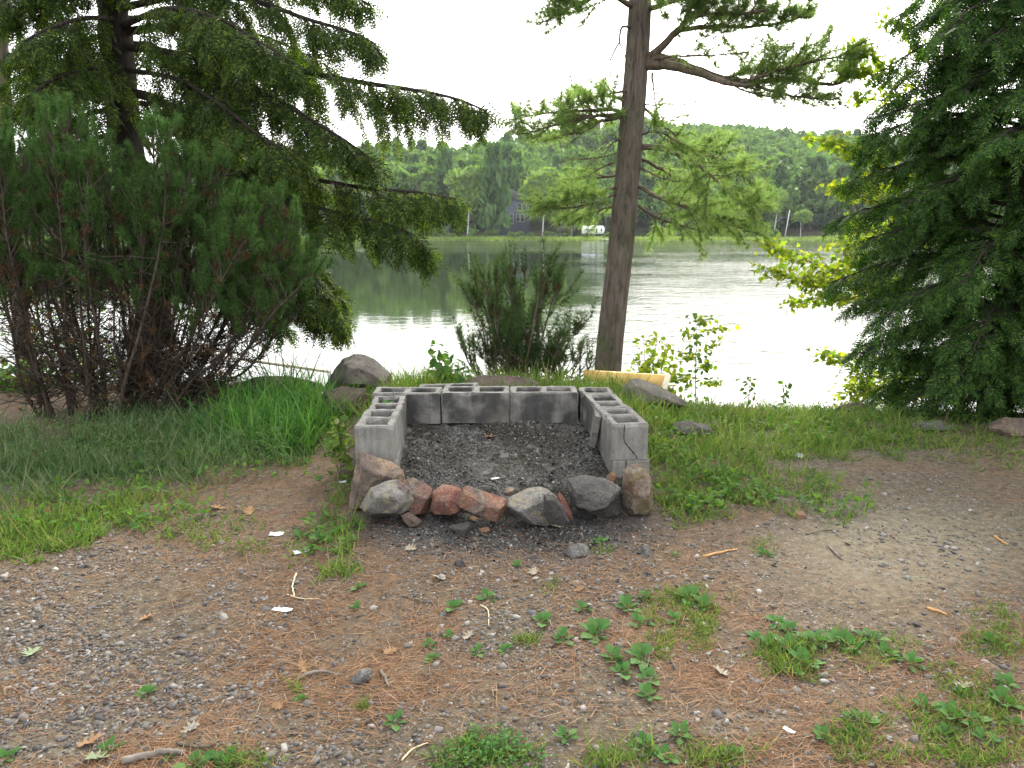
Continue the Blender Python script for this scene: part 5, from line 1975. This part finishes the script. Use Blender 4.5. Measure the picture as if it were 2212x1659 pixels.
for t, dz in ((.14, -.9), (.815, -.55), (.5, -.8)):
    m_ = MB()
    p = ra + (rb - ra) * t
    m_.beam(p + [0, 0, -.012], p + [0, 0, dz], .075, .075)
    m_.build("post", MAT['rail'] if t < .3 else MAT['lumberend'], o)
m_ = MB()
la, lb = P(170, 832, 6.9), P(545, 838, 6.7)
pth = spline([la, la + (lb - la) * .5 + [0, 0, .01], lb], 20)
m_.tube(pth, .055 + .006 * np.sin(np.arange(20)), 10)
tag(m_.build("log", MAT['oldwood'], None, True), "weathered grey log lying along the bank behind the pine shrub", "log")

# ---- grass
GRN = np.random.default_rng(900)


def grass(name, label, patches, mat, hgt, wid, lean=.5, tmpl=((.25, .15), (.55, .5), (.1, .0)), clump=9., world=None, thr=.36, cat="grass", soft=.17, nf=1.):
    g = GRN
    mb = MB()
    for (cx_, cy_, rx_, ry_, n, hs) in patches:
        n = int(n * nf)
        a = g.uniform(0, 6.283, n)
        r_ = g.uniform(0, 1, n) ** .62 * 1.12
        r_ = r_ * (1 + .22 * np.sin(a * 3 + cx_) + .15 * np.sin(a * 7 + cy_))
        if world:
            p = np.stack([cx_ + rx_ * r_ * np.cos(a), cy_ + ry_ * r_ * np.sin(a), np.zeros(n)], -1)
            p[:, 2] = H(p[:, 0], p[:, 1])
        else:
            p = GT(cx_ + rx_ * r_ * np.cos(a), cy_ + ry_ * r_ * np.sin(a))
        q = fbm(p[:, 0] * clump, p[:, 1] * clump, 15, 3)
        keep = (q > thr + soft * r_ ** 2 + .07 * g.normal(size=n)) & ~((np.abs(p[:, 0] + .06) < .78) & (p[:, 1] > 3.3) & (p[:, 1] < 4.64))
        p, q = p[keep], q[keep]
        m = len(p)
        d = nrm(np.stack([g.normal(size=m) * lean, g.normal(size=m) * lean, np.ones(m)], -1))
        L = hgt * hs * np.clip(g.lognormal(-.35, .42, m), .25, 2.0) * (.6 + .8 * q)
        for k, (bd, dr) in enumerate(tmpl):
            s = slice(k, None, len(tmpl))
            T, F = blade_t(bd, dr)
            w_ = wid * g.uniform(.6, 1.3, m)
            M = frames(d[s], rdir(len(d[s]), g), w_[s], L[s], L[s])
            mb.inst(T, F, M, p[s])
    return tag(mb.build(name, mat), label, cat, kind="stuff")


grass("lawn_grass", "bright short grass growing at the left edge of the gravel", [
    (90, 1145, 190, 55, 3200, 1.0), (240, 1100, 140, 50, 1900, .9), (60, 1080, 160, 60, 1100, .7), (350, 1070, 160, 50, 1000, .7), (60, 1185, 110, 30, 1800, 1.),
    (740, 1120, 40, 80, 900, 1.2), (725, 1165, 40, 60, 400, .9), (440, 1170, 120, 28, 420, .7), (420, 1140, 180, 40, 500, .6), (620, 1190, 100, 30, 250, .6), (730, 1235, 45, 30, 450, .7),
    (700, 960, 60, 40, 500, 1.4), (640, 1000, 130, 35, 400, .9)], MAT['grass'], .085, .006, .7, nf=.62)
grass("bank_grass", "bright grass covering the bank to the right of the pit", [
    (1470, 1000, 110, 110, 4200, 1.1), (1450, 930, 90, 70, 2200, 1.1), (1560, 900, 160, 45, 5000, 1.1), (1720, 890, 220, 36, 5500, 1.0), (1900, 890, 260, 28, 4500, .9), (2080, 890, 170, 26, 2500, .9),
    (1640, 1000, 130, 60, 2200, .8), (1560, 1060, 110, 60, 2000, .9), (1790, 960, 160, 45, 2500, .9), (1900, 960, 120, 40, 1800, .8), (1760, 1070, 90, 50, 1100, .7), (1480, 1100, 60, 40, 700, .8),
    (1800, 1110, 70, 30, 350, .7), (2050, 950, 140, 40, 1100, .7), (1620, 860, 200, 16, 2500, 1.), (1900, 866, 300, 12, 2500, .9), (1960, 930, 260, 40, 3200, .9), (1700, 940, 240, 60, 2600, 1.1), (2140, 970, 110, 50, 900, .7), (1560, 980, 60, 90, 900, 1.5)], MAT['grass'], .1, .0062, .75, nf=.62, thr=.34)
grass("back_grass", "sunlit grass growing behind the pit's back wall", [
    (-.1, 5.35, 1.25, .65, 6500, 1.0), (-.6, 5.9, .9, .5, 3500, 1.2), (.35, 5.8, .75, .4, 2600, .9), (-1.1, 5.4, .4, .5, 1500, 1.2), (.95, 5.1, .35, .7, 2200, .9)], MAT['grass'], .17, .0075, .6, world=True, thr=.3, nf=.65)
grass("tall_grass", "dense clump of tall broad-bladed grass left of the pit", [
    (600, 930, 125, 55, 2600, 1.0), (660, 905, 80, 40, 1500, 1.05), (540, 950, 90, 40, 1000, .9), (720, 880, 60, 30, 700, .9)], MAT['tallgrass'], .36, .0095, .45, ((.2, .2), (.45, .55), (.6, 1.0)), 4., thr=.3)
grass("wild_grass", "bluish wild grass with pale heads in front of the pine shrub", [
    (120, 980, 240, 60, 3200, 1.), (360, 960, 200, 55, 2900, 1.0), (60, 1030, 180, 45, 1600, .8), (480, 960, 140, 45, 1500, 1.1), (280, 1020, 240, 30, 2000, .8), (330, 915, 160, 30, 1000, 1.1), (600, 985, 120, 25, 700, .8)],
    MAT['bluegrass'], .15, .0055, .55, thr=.34)
grass("path_weeds", "low grass and weeds in the gravel at the lower right", [
    (1480, 1330, 85, 60, 1700, .9), (1450, 1390, 90, 35, 700, .8), (1690, 1420, 120, 50, 1900, .9), (1850, 1410, 120, 45, 700, .8), (2150, 1370, 80, 60, 800, .8), (2090, 1530, 130, 110, 2300, .8),
    (1850, 1590, 70, 50, 600, .8), (2020, 1640, 200, 25, 900, .8), (1060, 1630, 130, 45, 900, .8), (1330, 1645, 90, 30, 300, 1.4), (1560, 1640, 90, 30, 350, 1.4), (500, 1650, 110, 25, 350, 1.2),
    (785, 1530, 12, 10, 60, 1.), (1135, 1385, 32, 12, 160, .7), (1190, 1265, 30, 20, 70, .8), (640, 1490, 12, 10, 50, .9), (1300, 1190, 25, 14, 60, .8), (640, 1170, 60, 20, 200, .8), (1650, 1180, 35, 20, 120, .7)],
    MAT['grass'], .05, .0035, .8, thr=.3)
# small leafy weeds mixed into the grass
g = np.random.default_rng(933)
mb = MB()
for (cx_, cy_, rx_, ry_, n) in ((1480, 1000, 120, 120, 1100), (1620, 940, 200, 80, 1000), (1850, 920, 260, 50, 1000), (1560, 1070, 120, 50, 500), (200, 1110, 260, 60, 700), (420, 1000, 260, 50, 700), (300, 960, 330, 50, 900), (720, 1120, 60, 100, 250), (1780, 1080, 120, 40, 250)):
    a, r_ = g.uniform(0, 6.283, n), g.uniform(0, 1, n) ** .6
    p = GT(cx_ + rx_ * r_ * np.cos(a), cy_ + ry_ * r_ * np.sin(a))
    p = p[(fbm(p[:, 0] * 8, p[:, 1] * 8, 19) > .47) & ~((np.abs(p[:, 0] + .06) < .8) & (p[:, 1] > 3.2) & (p[:, 1] < 4.66))]
    n = len(p)
    d = nrm(np.stack([g.normal(size=n), g.normal(size=n), np.abs(g.normal(size=n)) * .6], -1))
    L = g.uniform(.018, .05, n)
    mb.inst(*LEAFS[0], frames(d, np.tile([0, 0, 1.], (n, 1)) + .4 * g.normal(size=(n, 3)), L * .7, L, L), p + np.stack([np.zeros(n), np.zeros(n), g.uniform(.004, .07, n)], -1))
tag(mb.build("leafy_ground_cover", MAT['bush']), "small leafy weeds mixed through the grass on both sides of the pit", "ground cover", kind="stuff")
# seed heads among the wild grass
g = np.random.default_rng(901)
mb = MB()
n = 420
p = GT(g.uniform(-20, 620, n), g.uniform(940, 1040, n))
for k in range(n):
    h_ = g.uniform(.1, .2)
    e = p[k] + [g.normal() * .03, g.normal() * .03, h_]
    mb.tube([p[k], (p[k] + e) / 2 + [0, 0, .01], e], [.0012, .001, .0008], 3, False)
    m = 9
    d = nrm(np.array([0, 0, .8]) + rdir(m, g))
    mb.inst(*DIAM, frames(d, rdir(m, g), .004, g.uniform(.01, .022, m), .01), e + g.normal(size=(m, 3)) * .006)
tag(mb.build("seed_heads", MAT['bluegrass']), "pale grass seed heads among the wild grass", "seed heads", kind="stuff")

# ---- gravel and fallen needles
g = np.random.default_rng(902)


def inpit(p):
    return (np.abs(p[:, 0] + .06) < .72) & (p[:, 1] > 3.3) & (p[:, 1] < 4.65)


mb = MB()
n = 60000
px, py = g.uniform(-60, 2280, n), 1010 + 700 * g.uniform(0, 1, n) ** .85
p = GT(px, py)
f1 = fbm(p[:, 0] * 2.3, p[:, 1] * 2.3, 71)
dens = .18 + .75 * ell(px, py, 220, 1330, 420, 190) + .5 * ell(px, py, 1180, 1320, 260, 110) + .45 * ell(px, py, 1480, 1210, 260, 70) + .35 * ell(px, py, 950, 1220, 260, 50) + .45 * ell(px, py, 2080, 1090, 220, 110) + .3 * ell(px, py, 400, 1560, 400, 90)
keep = (g.uniform(size=n) < dens * np.clip((f1 - .3) / .22, .12, 1)) & ~inpit(p)
p = p[keep]
sz = np.clip(g.lognormal(-5.4, .5, len(p)), .002, .016)
scatter_chunks(mb, p + np.array([0, 0, .001]), sz, g, (.3, .6))
tag(mb.build("gravel", MAT['pebble'], None, True), "loose grey pebbles scattered over the packed soil", "gravel", kind="stuff")

mb = MB()
n = 95000
px, py = g.uniform(-60, 2280, n), 960 + 760 * g.uniform(0, 1, n) ** .8
p = GT(px, py)
keep = (g.uniform(size=n) < .06 + needle_mask(p[:, 0], p[:, 1], px, py) * (1 - .8 * char_mask(px, py, p[:, 0], p[:, 1])) * np.clip((fbm(p[:, 0] * 7, p[:, 1] * 7, 73) - .3) / .2, .1, 1)) & ~inpit(p)
p = p[keep]
n = len(p)
d = np.stack([g.normal(size=n), g.normal(size=n) * .6, g.normal(size=n) * .1 + .02], -1)
mb.inst(*DIAM, frames(d, np.tile([0, 0, 1.], (n, 1)) + .3 * g.normal(size=(n, 3)), g.uniform(.0012, .0023, n), g.uniform(.035, .095, n), .02), p + np.array([0, 0, .003]))
tag(mb.build("fallen_needles", MAT['needles']), "rust brown fallen pine needles matted over the ground", "pine needles", kind="stuff")

# clover-like low ground cover at the bottom
mb = MB()
n = 520
a = g.uniform(0, 6.28, n)
r_ = g.uniform(0, 1, n) ** .8 * (1 + .3 * np.sin(a * 3))
p = GT(1060 + 120 * r_ * np.cos(a), 1625 + 45 * r_ * np.sin(a))
d = nrm(np.stack([g.normal(size=n), g.normal(size=n), np.abs(g.normal(size=n)) * .5], -1))
mb.inst(*LEAFS[0], frames(d, np.tile([0, 0, 1.], (n, 1)) + .4 * g.normal(size=(n, 3)), .012, g.uniform(.008, .016, n), .012), p + np.stack([np.zeros(n), np.zeros(n), g.uniform(.004, 1, n) ** 1.5 * .045 * (1.1 - r_ * .6)], -1))
tag(mb.build("clover", MAT['weed']), "low small-leaved ground cover at the bottom edge", "ground cover", kind="stuff")

# ---- single broad-leaved weeds
W_MESH = []
PL = [leaf_t(.26, .95), leaf_t(.16, .85)]
for s in range(5):
    q = np.random.default_rng(40 + s)
    b = MB()
    for k in range(7 + s % 4):
        a = k * 2.399 + q.uniform(-.3, .3)
        el = q.uniform(.15, .75) if k > 1 else 1.0
        d = np.array([[math.cos(a) * math.cos(el), math.sin(a) * math.cos(el), math.sin(el)]])
        L = q.uniform(.55, 1.0)
        b.tube([[0, 0, 0], d[0] * L * .35], [.03, .02], 4, False)
        b.inst(*PL[k % 2], frames(d, np.array([[0, 0, 1.]]) + .25 * q.normal(size=(1, 3)), L * .8, L * .75, L * .8), d * L * .3)
    W_MESH.append(make_mesh("weed", np.concatenate(b.v), np.concatenate(b.f), MAT['weed'], True))
clusters = {
    "at the lower left": [(318, 1499, 62), (650, 1512, 40), (12, 1640, 80), (238, 1618, 70), (365, 1640, 50), (500, 1648, 90), (420, 1652, 110), (455, 1655, 90)],
    "in the middle gravel": [(774, 1271, 52), (767, 1314, 44), (978, 1314, 70), (967, 1377, 45), (928, 1395, 46), (1030, 1411, 60), (1092, 1406, 50), (1053, 1293, 64), (1116, 1223, 40), (852, 1563, 80), (934, 1425, 46)],
    "right of centre": [(1171, 1345, 84), (1214, 1384, 84), (1289, 1372, 110), (1259, 1316, 56), (1354, 1316, 90), (1393, 1293, 52), (1325, 1424, 80), (1343, 1455, 90), (1386, 1424, 100), (1400, 1468, 90), (1400, 1506, 84), (1382, 1348, 76), (1490, 1295, 92), (1520, 1312, 80), (1460, 1340, 70)],
    "in the long right hand patch": [(1635, 1385, 74), (1668, 1400, 84), (1678, 1348, 72), (1706, 1365, 70), (1706, 1405, 100), (1742, 1436, 110), (1706, 1452, 70), (1760, 1388, 96), (1814, 1392, 96), (1842, 1402, 90), (1882, 1382, 84), (1918, 1414, 80), (1968, 1436, 86)],
    "near the lower right corner": [(1781, 1595, 76), (1860, 1560, 90), (1840, 1590, 60), (2007, 1533, 100), (2057, 1550, 96), (2100, 1560, 90), (2168, 1520, 100), (2172, 1480, 84), (2040, 1590, 80), (2130, 1600, 90), (2195, 1570, 80), (2143, 1390, 74), (2080, 1500, 60)],
    "at the bottom edge": [(1225, 1595, 84), (1393, 1613, 84), (1470, 1590, 90), (1440, 1640, 80), (1580, 1630, 70)],
    "near the pit": [(1296, 1173, 54), (650, 1160, 60), (690, 1168, 64), (668, 1190, 50), (1656, 1080, 70), (1652, 1198, 52), (1459, 1200, 34), (780, 1140, 40)],
}
kk = 0
for where, lst in clusters.items():
    lst = sorted(lst)
    for i, (px, py, wpx) in enumerate(lst):
        p = GT(np.array([float(px)]), np.array([float(py)]))[0]
        o = link("broadleaf_weed", W_MESH[kk % 5], None, p)
        s = wpx / FPX * float((p - CAM) @ FW) * .47
        o.scale = (s, s, s * .85)
        o.rotation_euler = (0, 0, kk * 1.3)
        tag(o, f"broad-leaved green weed {where}, {ordinal(i)} of these from the left", "weed", "broad-leaved weeds in the gravel")
        kk += 1

# ---- fallen leaves, scraps and sticks
OAKS = [lobed_t(OAK, s, .35) for s in range(4)]


def on_ground(px, py, dz=.006):
    p = GT(np.array([float(px)]), np.array([float(py)]))[0]
    if abs(p[0] + .06) < .6 and 3.34 < p[1] < 4.38:
        p = CAM + ray(px, py) * ((ash_z(p[0:1], p[1:2])[0] + .0 - ZC) / ray(px, py)[2])
        p[2] = ash_z(p[0:1], p[1:2])[0]
    p[2] += dz
    return p


for k, (px, py, wpx, mt, rot, lab) in enumerate((
    (538, 1108, 46, 'oakdry', .4, "orange brown oak leaf standing out on the gravel left of the pit"),
    (470, 1100, 40, 'oakdry', 2.2, "dull brown oak leaf left of the bright orange one"),
    (108, 1110, 44, 'oakdry', 1.2, "tan dead leaf in the grass at the left"),
    (320, 1338, 48, 'oakdry', -1.2, "tan oak leaf curled on the grey gravel at left"),
    (68, 1415, 62, 'oakgreen', .2, "pale green oak leaf lying near the left edge"),
    (412, 1578, 56, 'oakpale', -.6, "large pale crumpled leaf at the lower left"),
    (196, 1608, 70, 'oakdry', -1.0, "broad brown leaf at the lower left by a small weed"),
    (212, 1643, 70, 'oakgreen', 1.6, "yellowish green leaf at the bottom left edge"),
    (1152, 1240, 44, 'oakpale', .1, "tan oak leaf pointing up the slope before the pit"),
    (948, 1252, 42, 'oakpale', 1.3, "pale ragged leaf on the gravel left of the tan oak leaf"),
    (1012, 1378, 44, 'oakpale', -.5, "pale curled oak leaf beside small weeds in the middle"),
    (888, 1189, 42, 'oakpale', .9, "dusty oak leaf on the charred ground"),
    (843, 1412, 46, 'oakdry', 2.4, "brown leaf in the needles left of the middle weeds"),
    (1250, 1277, 34, 'oakdry', -1.8, "small brown leaf right of the tan oak leaf"),
    (1556, 1456, 50, 'oakpale', .7, "pale leaf between the two right weed patches"),
    (2082, 1486, 60, 'oakpale', 2.0, "cream coloured leaf by the weeds at the right edge"),
    (1203, 1138, 44, 'oakpale', -1.4, "tan curled leaf below the dark upright slate"),
    (820, 1060, 0, 'oakdry', 0, ""),
    (600, 1530, 40, 'oakdry', 1.0, "tan leaf at lower left near the grey pieces of bark"),
    (655, 1445, 44, 'oakdry', .4, "reddish brown leaf on the gravel at left of the needle mat"),
    (735, 1186, 42, 'oakpale', .4, "cream leaf lying at the edge of the charred ground"),
    (1023, 1105, 36, 'oakdry', .2, "golden leaf tucked under the dark red stone"),
    (1059, 937, 34, 'oakdry', -1.5, "orange brown leaf lying on the ash"),
)):
    if not wpx:
        continue
    T, F = OAKS[k % 4]
    p = on_ground(px, py, .008)
    s = .85 * wpx / FPX * float((p - CAM) @ FW)
    me = make_mesh("fallen_leaf", (T - [0, .5, 0]) * s, F, MAT[mt], True)
    o = link("fallen_leaf", me, None, p)
    o.rotation_euler = (GRN.uniform(-.25, .45), GRN.uniform(-.3, .3), rot)
    tag(o, lab, "leaf", "fallen leaves on the ground")


def scrap(px, py, lpx, asp, rot, mat, lab, cat="paper scrap", name="paper_scrap", curl=.15):
    p = on_ground(px, py, .006)
    s = lpx / FPX * float((p - CAM) @ FW)
    n = 9
    u, v = np.meshgrid(np.linspace(-.5, .5, n), np.linspace(-.5, .5, 4))
    q = np.random.default_rng(int(px))
    z = curl * (u * u + .25 * np.sin(u * 6 + px) * v) * s + q.normal(size=u.shape) * .012 * s
    V = np.stack([u * s * (1 + q.normal(size=u.shape) * .03), v * s * asp * (1 + .1 * np.sin(u * 9)), z], -1).reshape(-1, 3)
    i = (np.arange(3)[:, None] * n + np.arange(n - 1)[None]).reshape(-1)
    me = make_mesh(name, V, np.stack([i, i + 1, i + n + 1, i + n], -1), MAT[mat], True)
    o = link(name, me, None, p)
    o.rotation_euler = (.12, 0, rot)
    return tag(o, lab, cat)


scrap(651, 1194, 34, .42, .55, 'paper', "white paper scrap lying at a slant near the cream leaf")
scrap(611, 1320, 44, .3, -.1, 'paper', "bluish white paper strip on the needles at left")
scrap(598, 1156, 30, .5, .1, 'paper', "small oval white scrap above the slanted paper scrap")
scrap(740, 1043, 16, .6, .2, 'paper', "tiny white scrap on the soil left of the block wall")
scrap(957, 962, 16, .7, .1, 'bluecap', "small blue and white plastic bit on the ash", "plastic bit", "plastic_bit", .6)
scrap(1070, 990, 20, .35, .5, 'paper', "thin white flake on the ash in the middle of the pit", "paper flake", "paper_flake")
scrap(1127, 1047, 12, .6, .1, 'paper', "tiny white flake near the front of the ash", "paper flake", "paper_flake")
scrap(1722, 987, 26, .6, .3, 'paper', "crumpled whitish scrap in the grass at right", curl=.6)
scrap(1705, 1522 + 60, 26, .4, -.8, 'paper', "blue-grey scrap by the weeds at the lower right", curl=.3)


def stick(pts, r0, mat, lab, name="stick"):
    w = np.array([on_ground(x, y, r0 * .8) for x, y in pts])
    if name == "stick":
        w[1:-1, 2] += .004
    b = MB()
    pth = spline(w, 14)
    b.tube(pth + np.random.default_rng(int(pts[0][0])).normal(size=pth.shape) * r0 * .18, np.linspace(r0, r0 * .55, 14), 7)
    return tag(b.build(name, MAT[mat], None, True), lab, name.replace("_", " "))


stick([(640, 1240), (632, 1270), (636, 1292)], .004, 'stickpale', "pale dry stalk standing out above the bluish paper strip")
stick([(620, 1285), (650, 1296), (690, 1294)], .0025, 'stickpale', "thin pale stalk lying beside the dry stalk")
stick([(822, 1452), (832, 1470), (840, 1486)], .006, 'stick', "short grey stick on the needles at lower centre")
stick([(262, 1652), (340, 1634), (400, 1630)], .011, 'stick', "weathered grey piece of wood at the bottom left")
stick([(383, 1608), (430, 1618), (480, 1612), (530, 1604)], .005, 'twig', "dark thin twig above the grey wood at bottom left")
stick([(1520, 1204), (1560, 1194), (1592, 1188)], .006, 'barkchip', "orange strip of bark on the gravel right of the pit", "bark_strip")
stick([(2002, 1316), (2030, 1324), (2045, 1330)], .006, 'barkchip', "orange strip of bark on the right gravel", "bark_strip")
stick([(2148, 1160), (2164, 1172), (2176, 1178)], .006, 'barkchip', "orange strip of bark near the right edge", "bark_strip")
stick([(1788, 1180), (1806, 1200), (1820, 1210)], .005, 'stick', "pale grey twig on the sandy patch at right")
stick([(860, 1285), (905, 1300), (950, 1312)], .003, 'twig', "thin brown twig lying before the pit")
stick([(1038, 1308), (1054, 1322), (1056, 1352)], .003, 'stickpale', "thin bent pale stalk beside the middle weeds")
stick([(1190, 1178), (1215, 1180), (1245, 1178)], .005, 'twig', "dark stick lying behind the rounded grey stone")
stick([(1050, 1022), (1072, 1040), (1082, 1052)], .004, 'stick', "grey stick lying on the ash")
stick([(868, 1644), (892, 1622), (925, 1606)], .003, 'stickpale', "pale curved stalk at the bottom by the ground cover")
stick([(1798, 1145), (1770, 1150), (1740, 1156)], .003, 'twig', "dark thin twig right of the orange brown stone")
stick([(640, 1468), (690, 1456), (740, 1462)], .006, 'stick', "grey curved stick left of the flat grey stone")

# ------------------------------------------------------------------ summer haze over the lake
mb = MB()
mb.box((60, 330, 52), (1900, 1000, 118))
hz = mb.build("haze", None)
hz["kind"] = "stuff"
hm = bpy.data.materials.new("haze")
hm.use_nodes = True
hn = hm.node_tree
hn.nodes.remove(hn.nodes["Principled BSDF"])
pv = hn.nodes.new("ShaderNodeVolumePrincipled")
pv.inputs["Color"].default_value = (.86, .93, 1.0, 1)
pv.inputs["Density"].default_value = .00009
pv.inputs["Anisotropy"].default_value = .3
hn.links.new(pv.outputs[0], hn.nodes["Material Output"].inputs["Volume"])
hz.data.materials.append(hm)
